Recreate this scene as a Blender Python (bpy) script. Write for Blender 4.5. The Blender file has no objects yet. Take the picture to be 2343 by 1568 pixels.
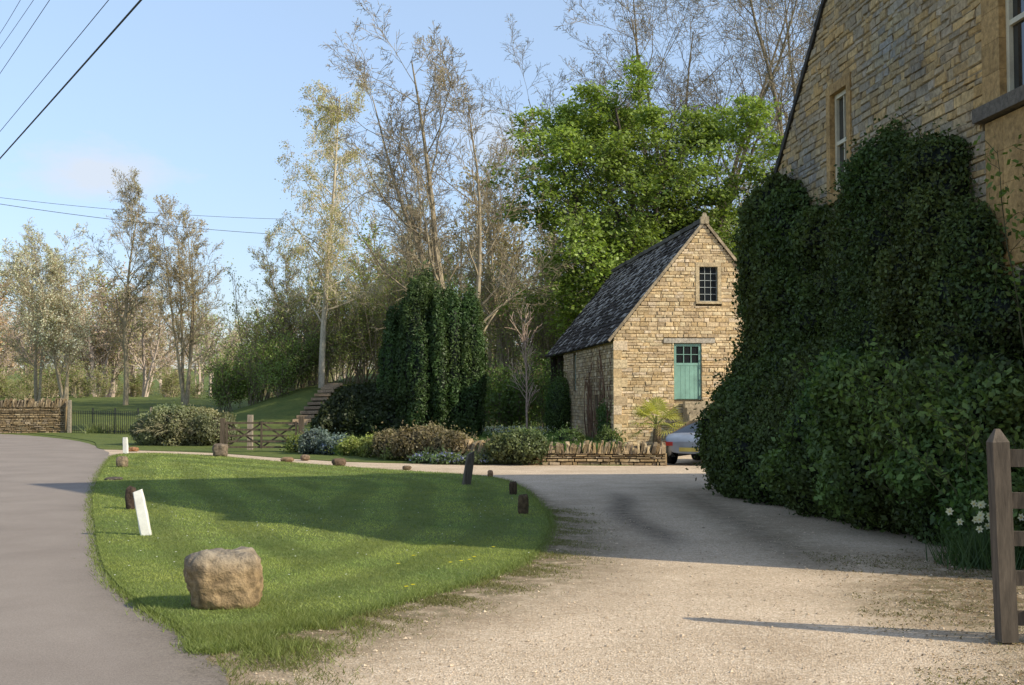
import bpy, bmesh, math, numpy as np
from mathutils import Vector, noise as mnoise
from mathutils.geometry import tessellate_polygon
RNG=np.random.default_rng(7)
sc=bpy.context.scene
def nrmz(a):
    return a/np.maximum(np.linalg.norm(a,axis=-1,keepdims=True),1e-9)
# ---------------------------------------------------------------- mesh accumulator
class Acc:
    def __init__(s): s.V=[];s.F=[];s.M=[];s.C=[];s.n=0
    def add(s,V,F,mat=0,col=(.5,.5,.5)):
        V=np.asarray(V,float).reshape(-1,3); F=np.asarray(F,int)
        c=np.asarray(col,float)
        if c.ndim==1: c=np.tile(c,(len(V),1))
        s.V.append(V); s.F.append(F+s.n); s.M.append(np.full(len(F),mat)); s.C.append(c); s.n+=len(V)
    def build(s,name,mats,smooth=False,parent=None):
        me=bpy.data.meshes.new(name)
        V=np.concatenate(s.V); C=np.concatenate(s.C)
        me.vertices.add(len(V)); me.vertices.foreach_set('co',V.astype(np.float32).ravel())
        loops=np.concatenate([f.ravel() for f in s.F])
        tot=np.concatenate([np.full(len(f),f.shape[1]) for f in s.F])
        st=np.concatenate([[0],np.cumsum(tot)[:-1]])
        me.loops.add(len(loops)); me.loops.foreach_set('vertex_index',loops.astype(np.int32))
        me.polygons.add(len(tot)); me.polygons.foreach_set('loop_start',st.astype(np.int32))
        me.polygons.foreach_set('material_index',np.concatenate(s.M).astype(np.int32))
        me.polygons.foreach_set('use_smooth',np.full(len(tot),smooth))
        at=me.color_attributes.new('Col','FLOAT_COLOR','POINT')
        at.data.foreach_set('color',np.c_[C,np.ones(len(C))].astype(np.float32).ravel())
        me.update(calc_edges=True); me.validate()
        for m in mats: me.materials.append(m)
        ob=bpy.data.objects.new(name,me); sc.collection.objects.link(ob)
        if parent: ob.parent=parent
        return ob
def empty(name):
    e=bpy.data.objects.new(name,None); sc.collection.objects.link(e); return e
BOXF=np.array([[0,3,2,1],[4,5,6,7],[0,1,5,4],[1,2,6,5],[2,3,7,6],[3,0,4,7]])
def beam(acc,p0,p1,w,h,mat=0,col=(.5,.5,.5),up=(0,0,1),taper=1.0):
    p0=np.array(p0,float);p1=np.array(p1,float);d=nrmz(p1-p0);u=np.array(up,float)
    if abs(np.dot(d,u))>.95: u=np.array([0,1,0.])
    s=nrmz(np.cross(d,u)); t=np.cross(s,d)
    V=[]
    for p,k in((p0,1),(p1,taper)):
        for a,b in((-1,-1),(1,-1),(1,1),(-1,1)): V.append(p+s*a*w*.5*k+t*b*h*.5*k)
    acc.add(V,BOXF,mat,col)
class Fr:
    def __init__(s,O,A,N): s.O=np.array(O,float);s.A=nrmz(np.array(A,float));s.N=nrmz(np.array(N,float));s.Z=np.array([0,0,1.])
    def p(s,a,n,z): return s.O+s.A*a+s.N*n+s.Z*z
    def box(s,acc,a0,a1,n0,n1,z0,z1,mat=0,col=(.5,.5,.5)):
        V=[s.p(a,n,z) for z in(z0,z1) for a,n in((a0,n0),(a1,n0),(a1,n1),(a0,n1))]
        acc.add(V,BOXF,mat,col)
def polytube(acc,pts,rad,sides=4,mat=0,col=(.2,.2,.2)):
    N,n1,_=pts.shape
    ax=nrmz(pts[:,-1]-pts[:,0]); ref=np.where(np.abs(ax[:,2:3])<.9,np.array([[0,0,1.]]),np.array([[1.,0,0]]))
    u=nrmz(np.cross(ax,ref)); v=np.cross(ax,u)
    a=np.arange(sides)*2*np.pi/sides
    ring=pts[:,:,None,:]+rad[:,:,None,None]*(np.cos(a)[None,None,:,None]*u[:,None,None,:]+np.sin(a)[None,None,:,None]*v[:,None,None,:])
    b=(np.arange(N)*n1)[:,None,None]; sg=np.arange(n1-1)[None,:,None]; j=np.arange(sides)[None,None,:]; j2=(j+1)%sides
    i0=(b+sg)*sides
    F=np.stack([i0+j,i0+j2,i0+sides+j2,i0+sides+j],-1).reshape(-1,4)
    c=np.asarray(col,float)
    if c.ndim==2: c=np.repeat(c,n1*sides,axis=0)
    acc.add(ring.reshape(-1,3),F,mat,c)
def grow(acc,rng,P,D,L,R,specs,col,rmin=.012,mat=0,colv=.15):
    P=np.array(P,float).reshape(-1,3);D=nrmz(np.array(D,float).reshape(-1,3));L=np.array(L,float).ravel();R=np.array(R,float).ravel()
    out=[]
    for sp in specs:
        N=len(P);n=sp['n'];pts=[P];dirs=[D];d=D;p=P
        for i in range(n):
            d=nrmz(d+rng.normal(0,sp['w'],(N,3))+np.array([0,0,sp['up']]))
            p=p+d*(L/n)[:,None];pts.append(p);dirs.append(d)
        pts=np.stack(pts,1);dirs=np.stack(dirs,1)
        tt=np.linspace(0,1,n+1)[None,:]
        rad=np.maximum(R[:,None]*(1-sp.get('tp',.75)*tt),rmin)
        c=np.array(col)[None]*(1+rng.uniform(-colv,colv,(N,1)))
        polytube(acc,pts,rad,sp['s'],mat,c)
        out.append((pts,dirs))
        k=sp.get('k',0)
        if not k: break
        t=sp['t0']+(1-sp['t0'])*(np.arange(k)[None,:]+rng.uniform(0,1,(N,k)))/k
        f=t*n;i=np.minimum(f.astype(int),n-1);fr=(f-i)[...,None];ar=np.arange(N)[:,None]
        cp=pts[ar,i]*(1-fr)+pts[ar,i+1]*fr;cd=dirs[ar,i+1]
        rv=nrmz(rng.normal(0,1,(N,k,3)));pe=nrmz(np.cross(cd,rv))
        an=np.clip(rng.normal(sp['ang'],.15,(N,k,1)),.1,1.6)
        nd=nrmz(cd*np.cos(an)+pe*np.sin(an))
        lr=L[:,None]*sp['lr']*(1-sp.get('sh',.5)*(t-sp['t0'])/(1-sp['t0']+1e-6))*rng.uniform(.7,1.25,(N,k))
        rl=R[:,None]*(1-sp.get('tp',.75)*t)*sp['rr']
        P=cp.reshape(-1,3);D=nd.reshape(-1,3);L=lr.ravel();R=np.maximum(rl.ravel(),rmin)
    return out
def leaves(acc,rng,C,size,col,mat=1,nrm=None,jit=1.,aspect=.6,colv=.25):
    N=len(C);r=rng.normal(0,1,(N,3))
    n=nrmz(r) if nrm is None else nrmz(nrm+jit*nrmz(r))
    t=nrmz(np.cross(n,rng.normal(0,1,(N,3))));b=np.cross(n,t)
    s=(size*(.6+.8*rng.uniform(0,1,(N,1))))
    V=np.stack([C-t*s*.5,C+b*s*aspect*.5,C+t*s*.5,C-b*s*aspect*.5],1).reshape(-1,3)
    F=np.arange(N*4).reshape(N,4)
    c=np.asarray(col,float)
    if c.ndim==1:c=np.tile(c,(N,1))
    c=c*(1+rng.uniform(-colv,colv,(N,1)))
    acc.add(V,F,mat,np.repeat(c,4,axis=0))
def tips(out,rng,levels,per,spread):
    r=[]
    for l in levels:
        pts=out[l][0];N,n1,_=pts.shape
        for k in range(per):
            i=rng.integers(1,n1,N);r.append(pts[np.arange(N),i]+rng.normal(0,spread,(N,3)))
    return np.concatenate(r)
def lump_noise(P,f,ph=0.):
    return (np.sin(P[:,0]*f+1.3+ph)*np.sin(P[:,1]*f*1.1+.4+ph)+np.sin(P[:,2]*f*1.3+2.1+ph)*np.sin((P[:,0]+P[:,1])*f*.8+ph))*.5
def usph(nu=14,nv=9):
    V=[];F=[]
    for j in range(nv+1):
        th=math.pi*j/nv
        for i in range(nu):
            a=2*math.pi*i/nu;V.append((math.sin(th)*math.cos(a),math.sin(th)*math.sin(a),math.cos(th)))
    for j in range(nv):
        for i in range(nu):
            F.append((j*nu+i,(j+1)*nu+i,(j+1)*nu+(i+1)%nu,j*nu+(i+1)%nu))
    return np.array(V),np.array(F)
SV,SF=usph()
def foliage(acc,rng,E,dens,size,col,jit=.8,core=.86,corecol=None,lumps=0,lr=.3,mat=1,colv=.25,stretch=1.0,zmin=0.02,aspect=.6,up=0.0,xmax=None,stray=0):
    E=np.array(E,float);col=np.array(col,float)
    base=E.copy();vals=rng.uniform(-.08,.08,len(E))
    if lumps:
        w=(E[:,3]*E[:,4]+E[:,3]*E[:,5]+E[:,4]*E[:,5]);idx=rng.choice(len(E),lumps,p=w/w.sum())
        d=nrmz(rng.normal(0,1,(lumps,3)));cc=E[idx,:3]+E[idx,3:]*d*.88
        rr=lr*rng.uniform(.6,1.3,(lumps,1));L=np.c_[cc,rr,rr,rr*stretch]
        L=L[cc[:,2]>zmin+.1]
        E=np.r_[E,L];vals=np.r_[vals,rng.uniform(-.3,.42,len(L))]
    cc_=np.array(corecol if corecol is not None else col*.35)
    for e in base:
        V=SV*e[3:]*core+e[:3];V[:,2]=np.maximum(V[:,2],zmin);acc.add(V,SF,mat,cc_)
    for i,e in enumerate(E):
        area=4*math.pi*((e[3]*e[4])**1.6/3+(e[3]*e[5])**1.6/3+(e[4]*e[5])**1.6/3)**(1/1.6)
        n=int(area*dens)
        if n<1: continue
        d=nrmz(rng.normal(0,1,(n,3)));rr_=1.03-.16*rng.uniform(0,1,(n,1))**1.5
        if stray: rr_=rr_+stray*np.abs(rng.normal(0,1,(n,1)))*(rng.random((n,1))<.25)
        p=e[:3]+e[3:]*d*rr_
        keep=p[:,2]>zmin
        if xmax is not None: keep&=p[:,0]<xmax(p[:,1])
        near=np.where((np.abs(base[:,:3]-e[:3])<base[:,3:]+e[3:]).all(1))[0]
        for j in near:
            if j==i: continue
            o=base[j];q=(p-o[:3])/o[3:];keep&=((q*q).sum(1)>.72)
        p=p[keep];nn=nrmz(d[keep]/e[3:])
        if len(p)==0: continue
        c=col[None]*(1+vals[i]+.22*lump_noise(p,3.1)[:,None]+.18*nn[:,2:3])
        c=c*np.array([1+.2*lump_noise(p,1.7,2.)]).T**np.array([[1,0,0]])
        leaves(acc,rng,p,size,np.maximum(c,.002),mat,nn+np.array([0,0,up]),jit,aspect,colv)
# ---------------------------------------------------------------- materials
def M(name):
    m=bpy.data.materials.new(name);m.use_nodes=True;nt=m.node_tree
    for n in list(nt.nodes):nt.nodes.remove(n)
    o=nt.nodes.new('ShaderNodeOutputMaterial');return m,nt,o
def nd(nt,t,**k):
    n=nt.nodes.new(t)
    for a,b in k.items():setattr(n,a,b)
    return n
def objco(nt,scale=None):
    tc=nd(nt,'ShaderNodeTexCoord')
    if scale is None:return tc.outputs['Object']
    mp=nd(nt,'ShaderNodeMapping');mp.inputs['Scale'].default_value=scale;nt.links.new(tc.outputs['Object'],mp.inputs['Vector']);return mp.outputs['Vector']
def noise(nt,co,scale,detail=4,rough=.55,dist=0):
    n=nd(nt,'ShaderNodeTexNoise');n.inputs['Scale'].default_value=scale;n.inputs['Detail'].default_value=detail;n.inputs['Roughness'].default_value=rough;n.inputs['Distortion'].default_value=dist
    nt.links.new(co,n.inputs['Vector']);return n.outputs['Fac']
def ramp(nt,fac,stops):
    r=nd(nt,'ShaderNodeValToRGB');e=r.color_ramp.elements
    while len(e)<len(stops):e.new(.5)
    for x,(p,c) in zip(e,stops):
        x.position=p;x.color=(*c,1) if hasattr(c,'__len__') else (c,c,c,1)
    nt.links.new(fac,r.inputs['Fac']);return r.outputs['Color']
def mix(nt,f,a,b,mode='MIX'):
    m=nd(nt,'ShaderNodeMix',data_type='RGBA',blend_type=mode)
    for s,v in((m.inputs[0],f),(m.inputs[6],a),(m.inputs[7],b)):
        if hasattr(v,'links'): nt.links.new(v,s)
        elif hasattr(v,'__len__'): s.default_value=(*v,1)
        else:
            try:s.default_value=v
            except Exception:s.default_value=(v,v,v,1)
    return m.outputs[2]
def math_(nt,op,a,b=None):
    m=nd(nt,'ShaderNodeMath',operation=op)
    for i,v in enumerate((a,b)):
        if v is None:continue
        if hasattr(v,'links'):nt.links.new(v,m.inputs[i])
        else:m.inputs[i].default_value=v
    return m.outputs[0]
def bsdf(nt,o,col,rough=.8,bump=None,bs=.3,bd=.02,spec=.3,metal=0):
    p=nd(nt,'ShaderNodeBsdfPrincipled')
    if hasattr(col,'links'):nt.links.new(col,p.inputs['Base Color'])
    else:p.inputs['Base Color'].default_value=(*col,1)
    p.inputs['Roughness'].default_value=rough;p.inputs['Specular IOR Level'].default_value=spec;p.inputs['Metallic'].default_value=metal
    if bump is not None:
        b=nd(nt,'ShaderNodeBump');b.inputs['Strength'].default_value=bs;b.inputs['Distance'].default_value=bd
        nt.links.new(bump,b.inputs['Height']);nt.links.new(b.outputs[0],p.inputs['Normal'])
    nt.links.new(p.outputs[0],o.inputs[0]);return p
def attr(nt):
    return nd(nt,'ShaderNodeAttribute',attribute_name='Col').outputs['Color']
def leafmat(name,tr=.3):
    m,nt,o=M(name);a=attr(nt)
    d=nd(nt,'ShaderNodeBsdfDiffuse');t=nd(nt,'ShaderNodeBsdfTranslucent');mx=nd(nt,'ShaderNodeMixShader');mx.inputs[0].default_value=tr
    nt.links.new(a,d.inputs[0])
    w=mix(nt,1.0,a,(1.25,1.3,.6),'MULTIPLY');nt.links.new(w,t.inputs[0])
    nt.links.new(d.outputs[0],mx.inputs[1]);nt.links.new(t.outputs[0],mx.inputs[2])
    g=nd(nt,'ShaderNodeBsdfGlossy');g.inputs['Roughness'].default_value=.45;g.inputs[0].default_value=(1,1,1,1)
    m2=nd(nt,'ShaderNodeMixShader');m2.inputs[0].default_value=.015
    nt.links.new(mx.outputs[0],m2.inputs[1]);nt.links.new(g.outputs[0],m2.inputs[2]);nt.links.new(m2.outputs[0],o.inputs[0]);return m
def attrmat(name,nscale=20,lo=.65,hi=1.3,rough=.85,bs=.4,bd=.01,stretch=None,spec=.25,mot=3.):
    m,nt,o=M(name);a=attr(nt);co=objco(nt,stretch)
    n=noise(nt,co,nscale,6,.65);n2=noise(nt,co,mot,4,.6)
    c=mix(nt,1.0,a,ramp(nt,n,[(.3,lo),(.7,hi)]),'MULTIPLY')
    c=mix(nt,1.0,c,ramp(nt,n2,[(.3,(.8,.78,.76)),(.7,(1.15,1.14,1.1))]),'MULTIPLY')
    bsdf(nt,o,c,rough,n,bs,bd,spec);return m
leafM=leafmat('leaf_foliage',.38);leafD=leafmat('leaf_dense',.22)
barkM=attrmat('bark',18,.6,1.35,.9,.6,.02,(1,1,.3))
stoneM=attrmat('limestone',14,.6,1.35,.92,.7,.025,mot=1.3)
rockM=attrmat('weathered_rock',14,.5,1.4,.9,1.0,.04,mot=3)
woodM=attrmat('weathered_wood',25,.55,1.4,.85,.5,.01,(1,1,.15))
slateM=attrmat('stone_slate_roofing',8,.5,1.5,.85,.5,.01,spec=.15)
paintM=attrmat('paint',40,.92,1.05,.5,.1,.002,spec=.4)
def simple(name,c,r=.6,spec=.4,metal=0):
    m,nt,o=M(name);n=noise(nt,objco(nt),12,3);bsdf(nt,o,mix(nt,1.,c,ramp(nt,n,[(.3,.88),(.7,1.1)]),'MULTIPLY'),r,spec=spec,metal=metal);return m
glassM=simple('window_glass',(.015,.018,.02),.06,.8)
cableM=simple('cable_rubber',(.02,.02,.022),.6)
ironM=simple('painted_iron',(.03,.03,.03),.5)
darkM=simple('bay_shade_black',(.012,.011,.01),.9)  # near-black colour paints the shade inside the barn's open bay
def grassmat(name,k=1.):
    m,nt,o=M(name);co=objco(nt)
    f=noise(nt,co,45,5,.7);g=noise(nt,co,.9,4,.6);h=noise(nt,co,6,3,.6)
    c=ramp(nt,f,[(.25,(.09*k,.125*k,.033*k)),(.5,(.16*k,.20*k,.056*k)),(.75,(.24*k,.28*k,.085*k))])
    c=mix(nt,1.,c,ramp(nt,g,[(.3,(.8,.86,.8)),(.7,(1.2,1.1,1.0))]),'MULTIPLY')
    c=mix(nt,1.,c,ramp(nt,h,[(.3,.85),(.7,1.15)]),'MULTIPLY')
    bsdf(nt,o,c,.9,f,.8,.04,.15);return m
grassM=grassmat('meadow_grass',.8);lawnM=grassmat('mown_lawn')
m,nt,o=M('limestone_gravel');gravelM=m
co=objco(nt);a=attr(nt);sep=nd(nt,'ShaderNodeSeparateColor');nt.links.new(a,sep.inputs[0])
vo=nd(nt,'ShaderNodeTexVoronoi');vo.inputs['Scale'].default_value=75;nt.links.new(co,vo.inputs['Vector'])
vs=nd(nt,'ShaderNodeSeparateColor');nt.links.new(vo.outputs['Color'],vs.inputs[0])
f=noise(nt,co,22,6,.7);g=noise(nt,co,.9,6,.7)
c=ramp(nt,vs.outputs[0],[(0,(.47,.355,.24)),(.45,(.58,.45,.315)),(.85,(.66,.53,.385)),(1,(.76,.65,.50))])
c=mix(nt,1.,c,ramp(nt,f,[(.3,.8),(.65,1.12)]),'MULTIPLY')
c=mix(nt,1.,c,ramp(nt,g,[(.3,(.80,.76,.71)),(.5,(1.,.98,.95)),(.7,(1.14,1.13,1.12))]),'MULTIPLY')
dn=math_(nt,'MULTIPLY',sep.outputs[0],ramp(nt,noise(nt,co,4,7,.75),[(.35,.25),(.56,1.0)]))
c=mix(nt,dn,c,mix(nt,ramp(nt,noise(nt,co,14,5,.7),[(.35,0.),(.65,1.)]),(.12,.08,.04),(.31,.23,.135)))
dm=math_(nt,'MULTIPLY',sep.outputs[1],ramp(nt,noise(nt,co,7,6,.75),[(.45,0.),(.6,.9)]))
c=mix(nt,dm,c,(.10,.10,.036))
dw=math_(nt,'MULTIPLY',sep.outputs[2],ramp(nt,noise(nt,co,6,5,.7),[(.3,.5),(.6,.95)]))
c=mix(nt,dw,c,(.14,.11,.075))
hh=math_(nt,'ADD',vo.outputs['Distance'],f)
bsdf(nt,o,c,.9,hh,.5,.015,.2)
m,nt,o=M('worn_asphalt');roadM=m
co=objco(nt);a=attr(nt);sep=nd(nt,'ShaderNodeSeparateColor');nt.links.new(a,sep.inputs[0])
f=noise(nt,co,90,4,.8);g=noise(nt,co,.7,5,.6)
c=ramp(nt,f,[(.3,(.20,.162,.13)),(.55,(.31,.26,.215)),(.75,(.43,.37,.315))])
c=mix(nt,1.,c,ramp(nt,g,[(.3,(.86,.84,.83)),(.7,(1.1,1.09,1.08))]),'MULTIPLY')
en=math_(nt,'MULTIPLY',sep.outputs[0],ramp(nt,noise(nt,co,4,6,.7),[(.3,.3),(.6,1.)]))
c=mix(nt,en,c,mix(nt,ramp(nt,noise(nt,co,60,3,.7),[(.4,0.),(.6,1.)]),(.085,.07,.052),(.26,.21,.155)))
bsdf(nt,o,c,.85,f,.5,.01,.25)
# ---------------------------------------------------------------- terrain
def ss(a,b,x):
    t=np.clip((x-a)/(b-a),0,1);return t*t*(3-2*t)
def hgt(x,y):
    x=np.asarray(x,float);y=np.asarray(y,float)
    h=1.5*ss(60,100,y)
    h=h+1.9*ss(60,73,y)*ss(-19,-11,x)
    h=h+9*ss(130,420,y)+3*ss(30,120,x)*ss(40,120,y)
    h=h+.12*np.sin(x*.35)*np.sin(y*.27)*ss(60,80,y)
    return h
sx=np.sinh(np.linspace(-4.2,4.2,190));sx=sx/sx.max()*700
ty=np.linspace(0,1,240);sy=-120+ty*170+(np.clip((ty-.3)/.7,0,1)**2.6)*1150
X,Y=np.meshgrid(sx,sy);Z=hgt(X,Y)
nx,ny=len(sx),len(sy);I=np.arange(nx*ny).reshape(ny,nx)
F=np.stack([I[:-1,:-1],I[:-1,1:],I[1:,1:],I[1:,:-1]],-1).reshape(-1,4)
A=Acc();A.add(np.stack([X,Y,Z],-1).reshape(-1,3),F);A.build('ground',[grassM],True)
def catmull(P,n=8,closed=True):
    P=np.array(P,float);N=len(P);o=[]
    for i in range(N if closed else N-1):
        g=lambda k:P[k%N] if closed else P[min(max(k,0),N-1)]
        a,b,c,d=g(i-1),g(i),g(i+1),g(i+2)
        for t in np.linspace(0,1,n,endpoint=False):
            o.append(.5*((2*b)+(c-a)*t+(2*a-5*b+4*c-d)*t*t+(3*b-a-3*c+d)*t**3))
    if not closed:o.append(P[-1])
    return np.array(o)
def pip(p,poly):
    x,y=p[:,0],p[:,1];ins=np.zeros(len(p),bool);q=np.roll(poly,1,axis=0)
    for (x1,y1),(x2,y2) in zip(poly,q):
        c=((y1>y)!=(y2>y))&(x<(x2-x1)*(y-y1)/(y2-y1+1e-12)+x1);ins^=c
    return ins
def edist(p,poly):
    q=np.roll(poly,-1,axis=0);best=np.full(len(p),1e9)
    for a,b in zip(poly,q):
        ab=b-a;t=np.clip(((p-a)@ab)/(ab@ab+1e-12),0,1);best=np.minimum(best,np.linalg.norm(p-(a+t[:,None]*ab),axis=1))
    return best
def sheet(name,poly,z,mat,skirt=.05):
    A=Acc();n=len(poly);V=np.c_[poly,np.full(n,z)]
    tri=tessellate_polygon([[Vector(v) for v in V]])
    A.add(V,np.array(tri))
    V2=np.r_[V,np.c_[poly,np.full(n,z-skirt)]];i=np.arange(n);j=(i+1)%n
    A.add(V2,np.stack([i,j,j+n,i+n],-1));ob=A.build(name,[mat])
    bm=bmesh.new();bm.from_mesh(ob.data);bmesh.ops.remove_doubles(bm,verts=bm.verts,dist=1e-5);bmesh.ops.recalc_face_normals(bm,faces=bm.faces)
    if max(bm.faces,key=lambda f:f.calc_area()).normal.z<0: bmesh.ops.reverse_faces(bm,faces=bm.faces)
    bm.to_mesh(ob.data);bm.free()
    return ob
redge=[(9,-22),(3.5,-9),(1.2,-2.5),(-.1,2),(-1.0,5),(-1.64,7.15),(-2.24,8.54),(-3.02,9.9),(-4.0,12),(-5.5,16.1),(-7.2,21),(-9.3,27.7),(-11.3,34.2),(-13.6,40),(-16,45),(-19.2,49.9),(-22.9,54),(-29,58.5),(-40,63)]
RE=catmull(redge,8,False)
tang=nrmz(np.gradient(RE,axis=0));lft=np.stack([-tang[:,1],tang[:,0]],-1)
offs=[0,.12,.3,.6,1.2,2.5,4,5.6,6.2];wob=RNG.normal(0,.03,len(RE))
A=Acc();V=[];C=[];near=np.clip((14-RE[:,1])/6,0.25,1)
for k,of in enumerate(offs):
    p=RE+lft*(of+(wob if k==0 else wob*0))[:,None]
    V.append(np.c_[p,np.full(len(p),.009)]);e=max(0,1-of/.55)
    C.append(np.stack([e*near,0*near,0*near],-1))
V=np.concatenate(V);C=np.concatenate(C);n=len(RE);k=len(offs);I=np.arange(n*k).reshape(k,n)
A.add(V,np.stack([I[:-1,:-1],I[1:,:-1],I[1:,1:],I[:-1,1:]],-1).reshape(-1,4)[:,::-1],0,C);A.build('road',[roadM])
lawnc=[(-1.98,8.1),(-2.3,8.75),(-3.02,9.95),(-4.0,12),(-5.5,16.1),(-7.2,21),(-9.3,27.7),(-10.7,32.6),(-11.1,34.6),(-10.4,35.2),(-8.4,33.9),(-5.7,30.6),(-2.67,27.4),(-.7,25.4),(.05,22.9),(.42,18.6),(.47,15.8),(.2,12.9),(-.28,11.3),(-.95,10.0),(-1.5,9.05)]
LP=catmull(lawnc,7)
sheet('lawn',LP,.03,lawnM)
verge=[(-13.2,38.9),(-12.0,37.9),(-8.9,36.0),(-6.1,32.9),(-3.6,30.8),(0,30.1),(3.5,29.9),(3.9,36.5),(2,52),(-6,57),(-16,58),(-22,57.4),(-21.9,55.2),(-18.6,50.2),(-15.4,44.7)]
VP=catmull(verge,6);sheet('grass_verge',VP,.02,grassM)
gx=np.arange(-13.5,16,.12);gy=np.arange(-10,40,.12);X,Y=np.meshgrid(gx,gy);P=np.stack([X.ravel(),Y.ravel()],-1)
xe=np.interp(P[:,1],RE[:,1],RE[:,0]);dpoly=np.array([(-13.6,39),(-8.5,36.6),(-5.8,33.6),(-3,31.5),(3,31),(5,36.7),(16,37.5),(16,-10),(-3,-10),(-3,2),(-14,30)])
ins=pip(P,dpoly)&(P[:,0]>xe-.6)
ed=edist(P,LP)
south=ss(22,11.5,P[:,1])
dirt=np.clip(1.15-ed/(.28+1.15*south),0,1)*.95
dirt=np.maximum(dirt,1.*np.clip((P[:,0]-(2.3+.12*(P[:,1]-7)+.3*np.sin(P[:,1]*1.7)))/1.1,0,1)*ss(14,11.5,P[:,1]))
dirt=np.maximum(dirt,.65*np.clip(1-np.abs(P[:,0]-(3.2+(P[:,1]-13)*-.02))/.9,0,1)*ss(11,13,P[:,1])*ss(26,20,P[:,1]))
dirt=np.maximum(dirt,ss(-.9,-1.7,P[:,0]+(P[:,1]-7)*.05)*0.75*(P[:,1]<9.5))
mossv=np.clip(1.1-ed/(.3+.75*south),0,1)*.95
mossv=np.maximum(mossv,dirt*.7*(P[:,0]>2))
whl=np.exp(-((P[:,0]-1.72-.12*np.sin(P[:,1]))/.24)**2)*ss(12.8,15,P[:,1])*ss(22.5,19.5,P[:,1])*.95+np.exp(-((P[:,0]-3.0)/.25)**2)*ss(10,15,P[:,1])*ss(24,19,P[:,1])*.45+np.exp(-((P[:,0]-.95-.1*np.sin(P[:,1]*.7))/.3)**2)*ss(8,13,P[:,1])*ss(24,19,P[:,1])*.18
C=np.stack([dirt,mossv,np.clip(whl,0,1)],-1)
V=np.c_[P,np.full(len(P),.0045)];nxx,nyy=len(gx),len(gy);I=np.arange(nxx*nyy).reshape(nyy,nxx)
F=np.stack([I[:-1,:-1],I[:-1,1:],I[1:,1:],I[1:,:-1]],-1).reshape(-1,4);F=F[ins[F].all(1)]
A=Acc();A.add(V,F,0,C);A.build('driveway',[gravelM])
OV=np.array([[1,0,0],[-1,0,0],[0,1,0],[0,-1,0],[0,0,1],[0,0,-.4]],float);OF=np.array([[0,2,4],[2,1,4],[1,3,4],[3,0,4],[2,0,5],[1,2,5],[3,1,5],[0,3,5]])
rng=np.random.default_rng(11);n=20000
u=rng.uniform(-1.6,5.5,n);y=5.5+rng.uniform(0,1,n)**1.7*12;p=np.stack([u,y],-1)
k=~pip(p,LP)&(p[:,0]>np.interp(p[:,1],RE[:,1],RE[:,0])+.05)&(p[:,0]<4.6);p=p[k];n=len(p)
s=rng.uniform(.003,.009,(n,1,1))*np.where(rng.uniform(0,1,(n,1,1))<.05,2.4,1);a=rng.uniform(0,6.3,n);R=np.stack([np.stack([np.cos(a),-np.sin(a),a*0],-1),np.stack([np.sin(a),np.cos(a),a*0],-1),np.stack([a*0,a*0,a*0+.6],-1)],1)
V=np.einsum('nij,vj->nvi',R,OV)*s*rng.uniform(.7,1.3,(n,6,1))+np.c_[p,np.full(n,.008)][:,None,:]
F=(OF[None]+6*np.arange(n)[:,None,None]).reshape(-1,3);c=np.array([.56,.44,.31])*rng.uniform(.6,1.3,(n,1))
A=Acc();A.add(V.reshape(-1,3),F,0,np.repeat(c,6,axis=0));A.build('gravel',[attrmat('pebble',60,.8,1.2)])
# ---------------------------------------------------------------- grass blades
def blades(acc,rng,P,z,h,w,col,lean=.5):
    n=len(P);a=rng.uniform(0,6.283,n);d=np.stack([np.cos(a),np.sin(a),a*0],-1);hh=(h*rng.uniform(.5,1.3,n))[:,None]
    b=np.c_[P,np.full(n,z)];l=rng.normal(0,lean,(n,3))*hh;l[:,2]=0
    V=np.stack([b-d*w*.5,b+d*w*.5,b+l+np.array([0,0,1.])*hh],1).reshape(-1,3)
    c=np.array(col)*rng.uniform(.7,1.3,(n,1));c=np.repeat(c,3,axis=0)
    acc.add(V,np.arange(3*n).reshape(n,3),0,c)
A=Acc();rng=np.random.default_rng(3)
def samp(n,x0,x1,y0,y1,poly):
    p=np.stack([rng.uniform(x0,x1,n),rng.uniform(y0,y1,n)],-1);return p[pip(p,poly)]
def lcol(p):
    e=edist(p,LP);s=np.tanh(3*np.sin(2*np.pi*(e+.1*np.sin(p[:,1]*.9))/1.05))*.2*np.clip(e/.8,0,1)
    patch=.16*lump_noise(np.c_[p,p[:,0]*0],1.3,.7)+.12*lump_noise(np.c_[p,p[:,0]*0],4.1,.2)+.08*lump_noise(np.c_[p,p[:,0]*0],11.,.9)
    return np.array([.275,.325,.095])[None]*(1+s+patch)[:,None]*np.c_[1+patch*.8,1+patch*.2,1-patch*.3]
for n_,x0,x1,y0,y1,h,w in((130000,-5,1,7.8,14,.022,.006),(110000,-9,1,14,24,.024,.010),(60000,-12,1,24,36,.026,.018)):
    q=samp(n_,x0,x1,y0,y1,LP);blades(A,rng,q,.028,h,w,lcol(q),.9)
t=rng.uniform(0,1,(26000,1));ii=rng.integers(0,len(LP),26000);e=LP[ii]*(1-t)+LP[(ii+1)%len(LP)]*t+rng.normal(0,.06,(26000,2))
blades(A,rng,e,.006,.05,.009,(.20,.24,.07),.7)
q=np.stack([rng.normal(-1.75,.28,14000),rng.normal(8.7,.45,14000)],-1);q=q[(q[:,0]>np.interp(q[:,1],RE[:,1],RE[:,0]))&(lump_noise(np.c_[q,q[:,0]*0],5.,1.)>-.1)];blades(A,rng,q,.006,.06,.007,(.21,.24,.07),.7)
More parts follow.
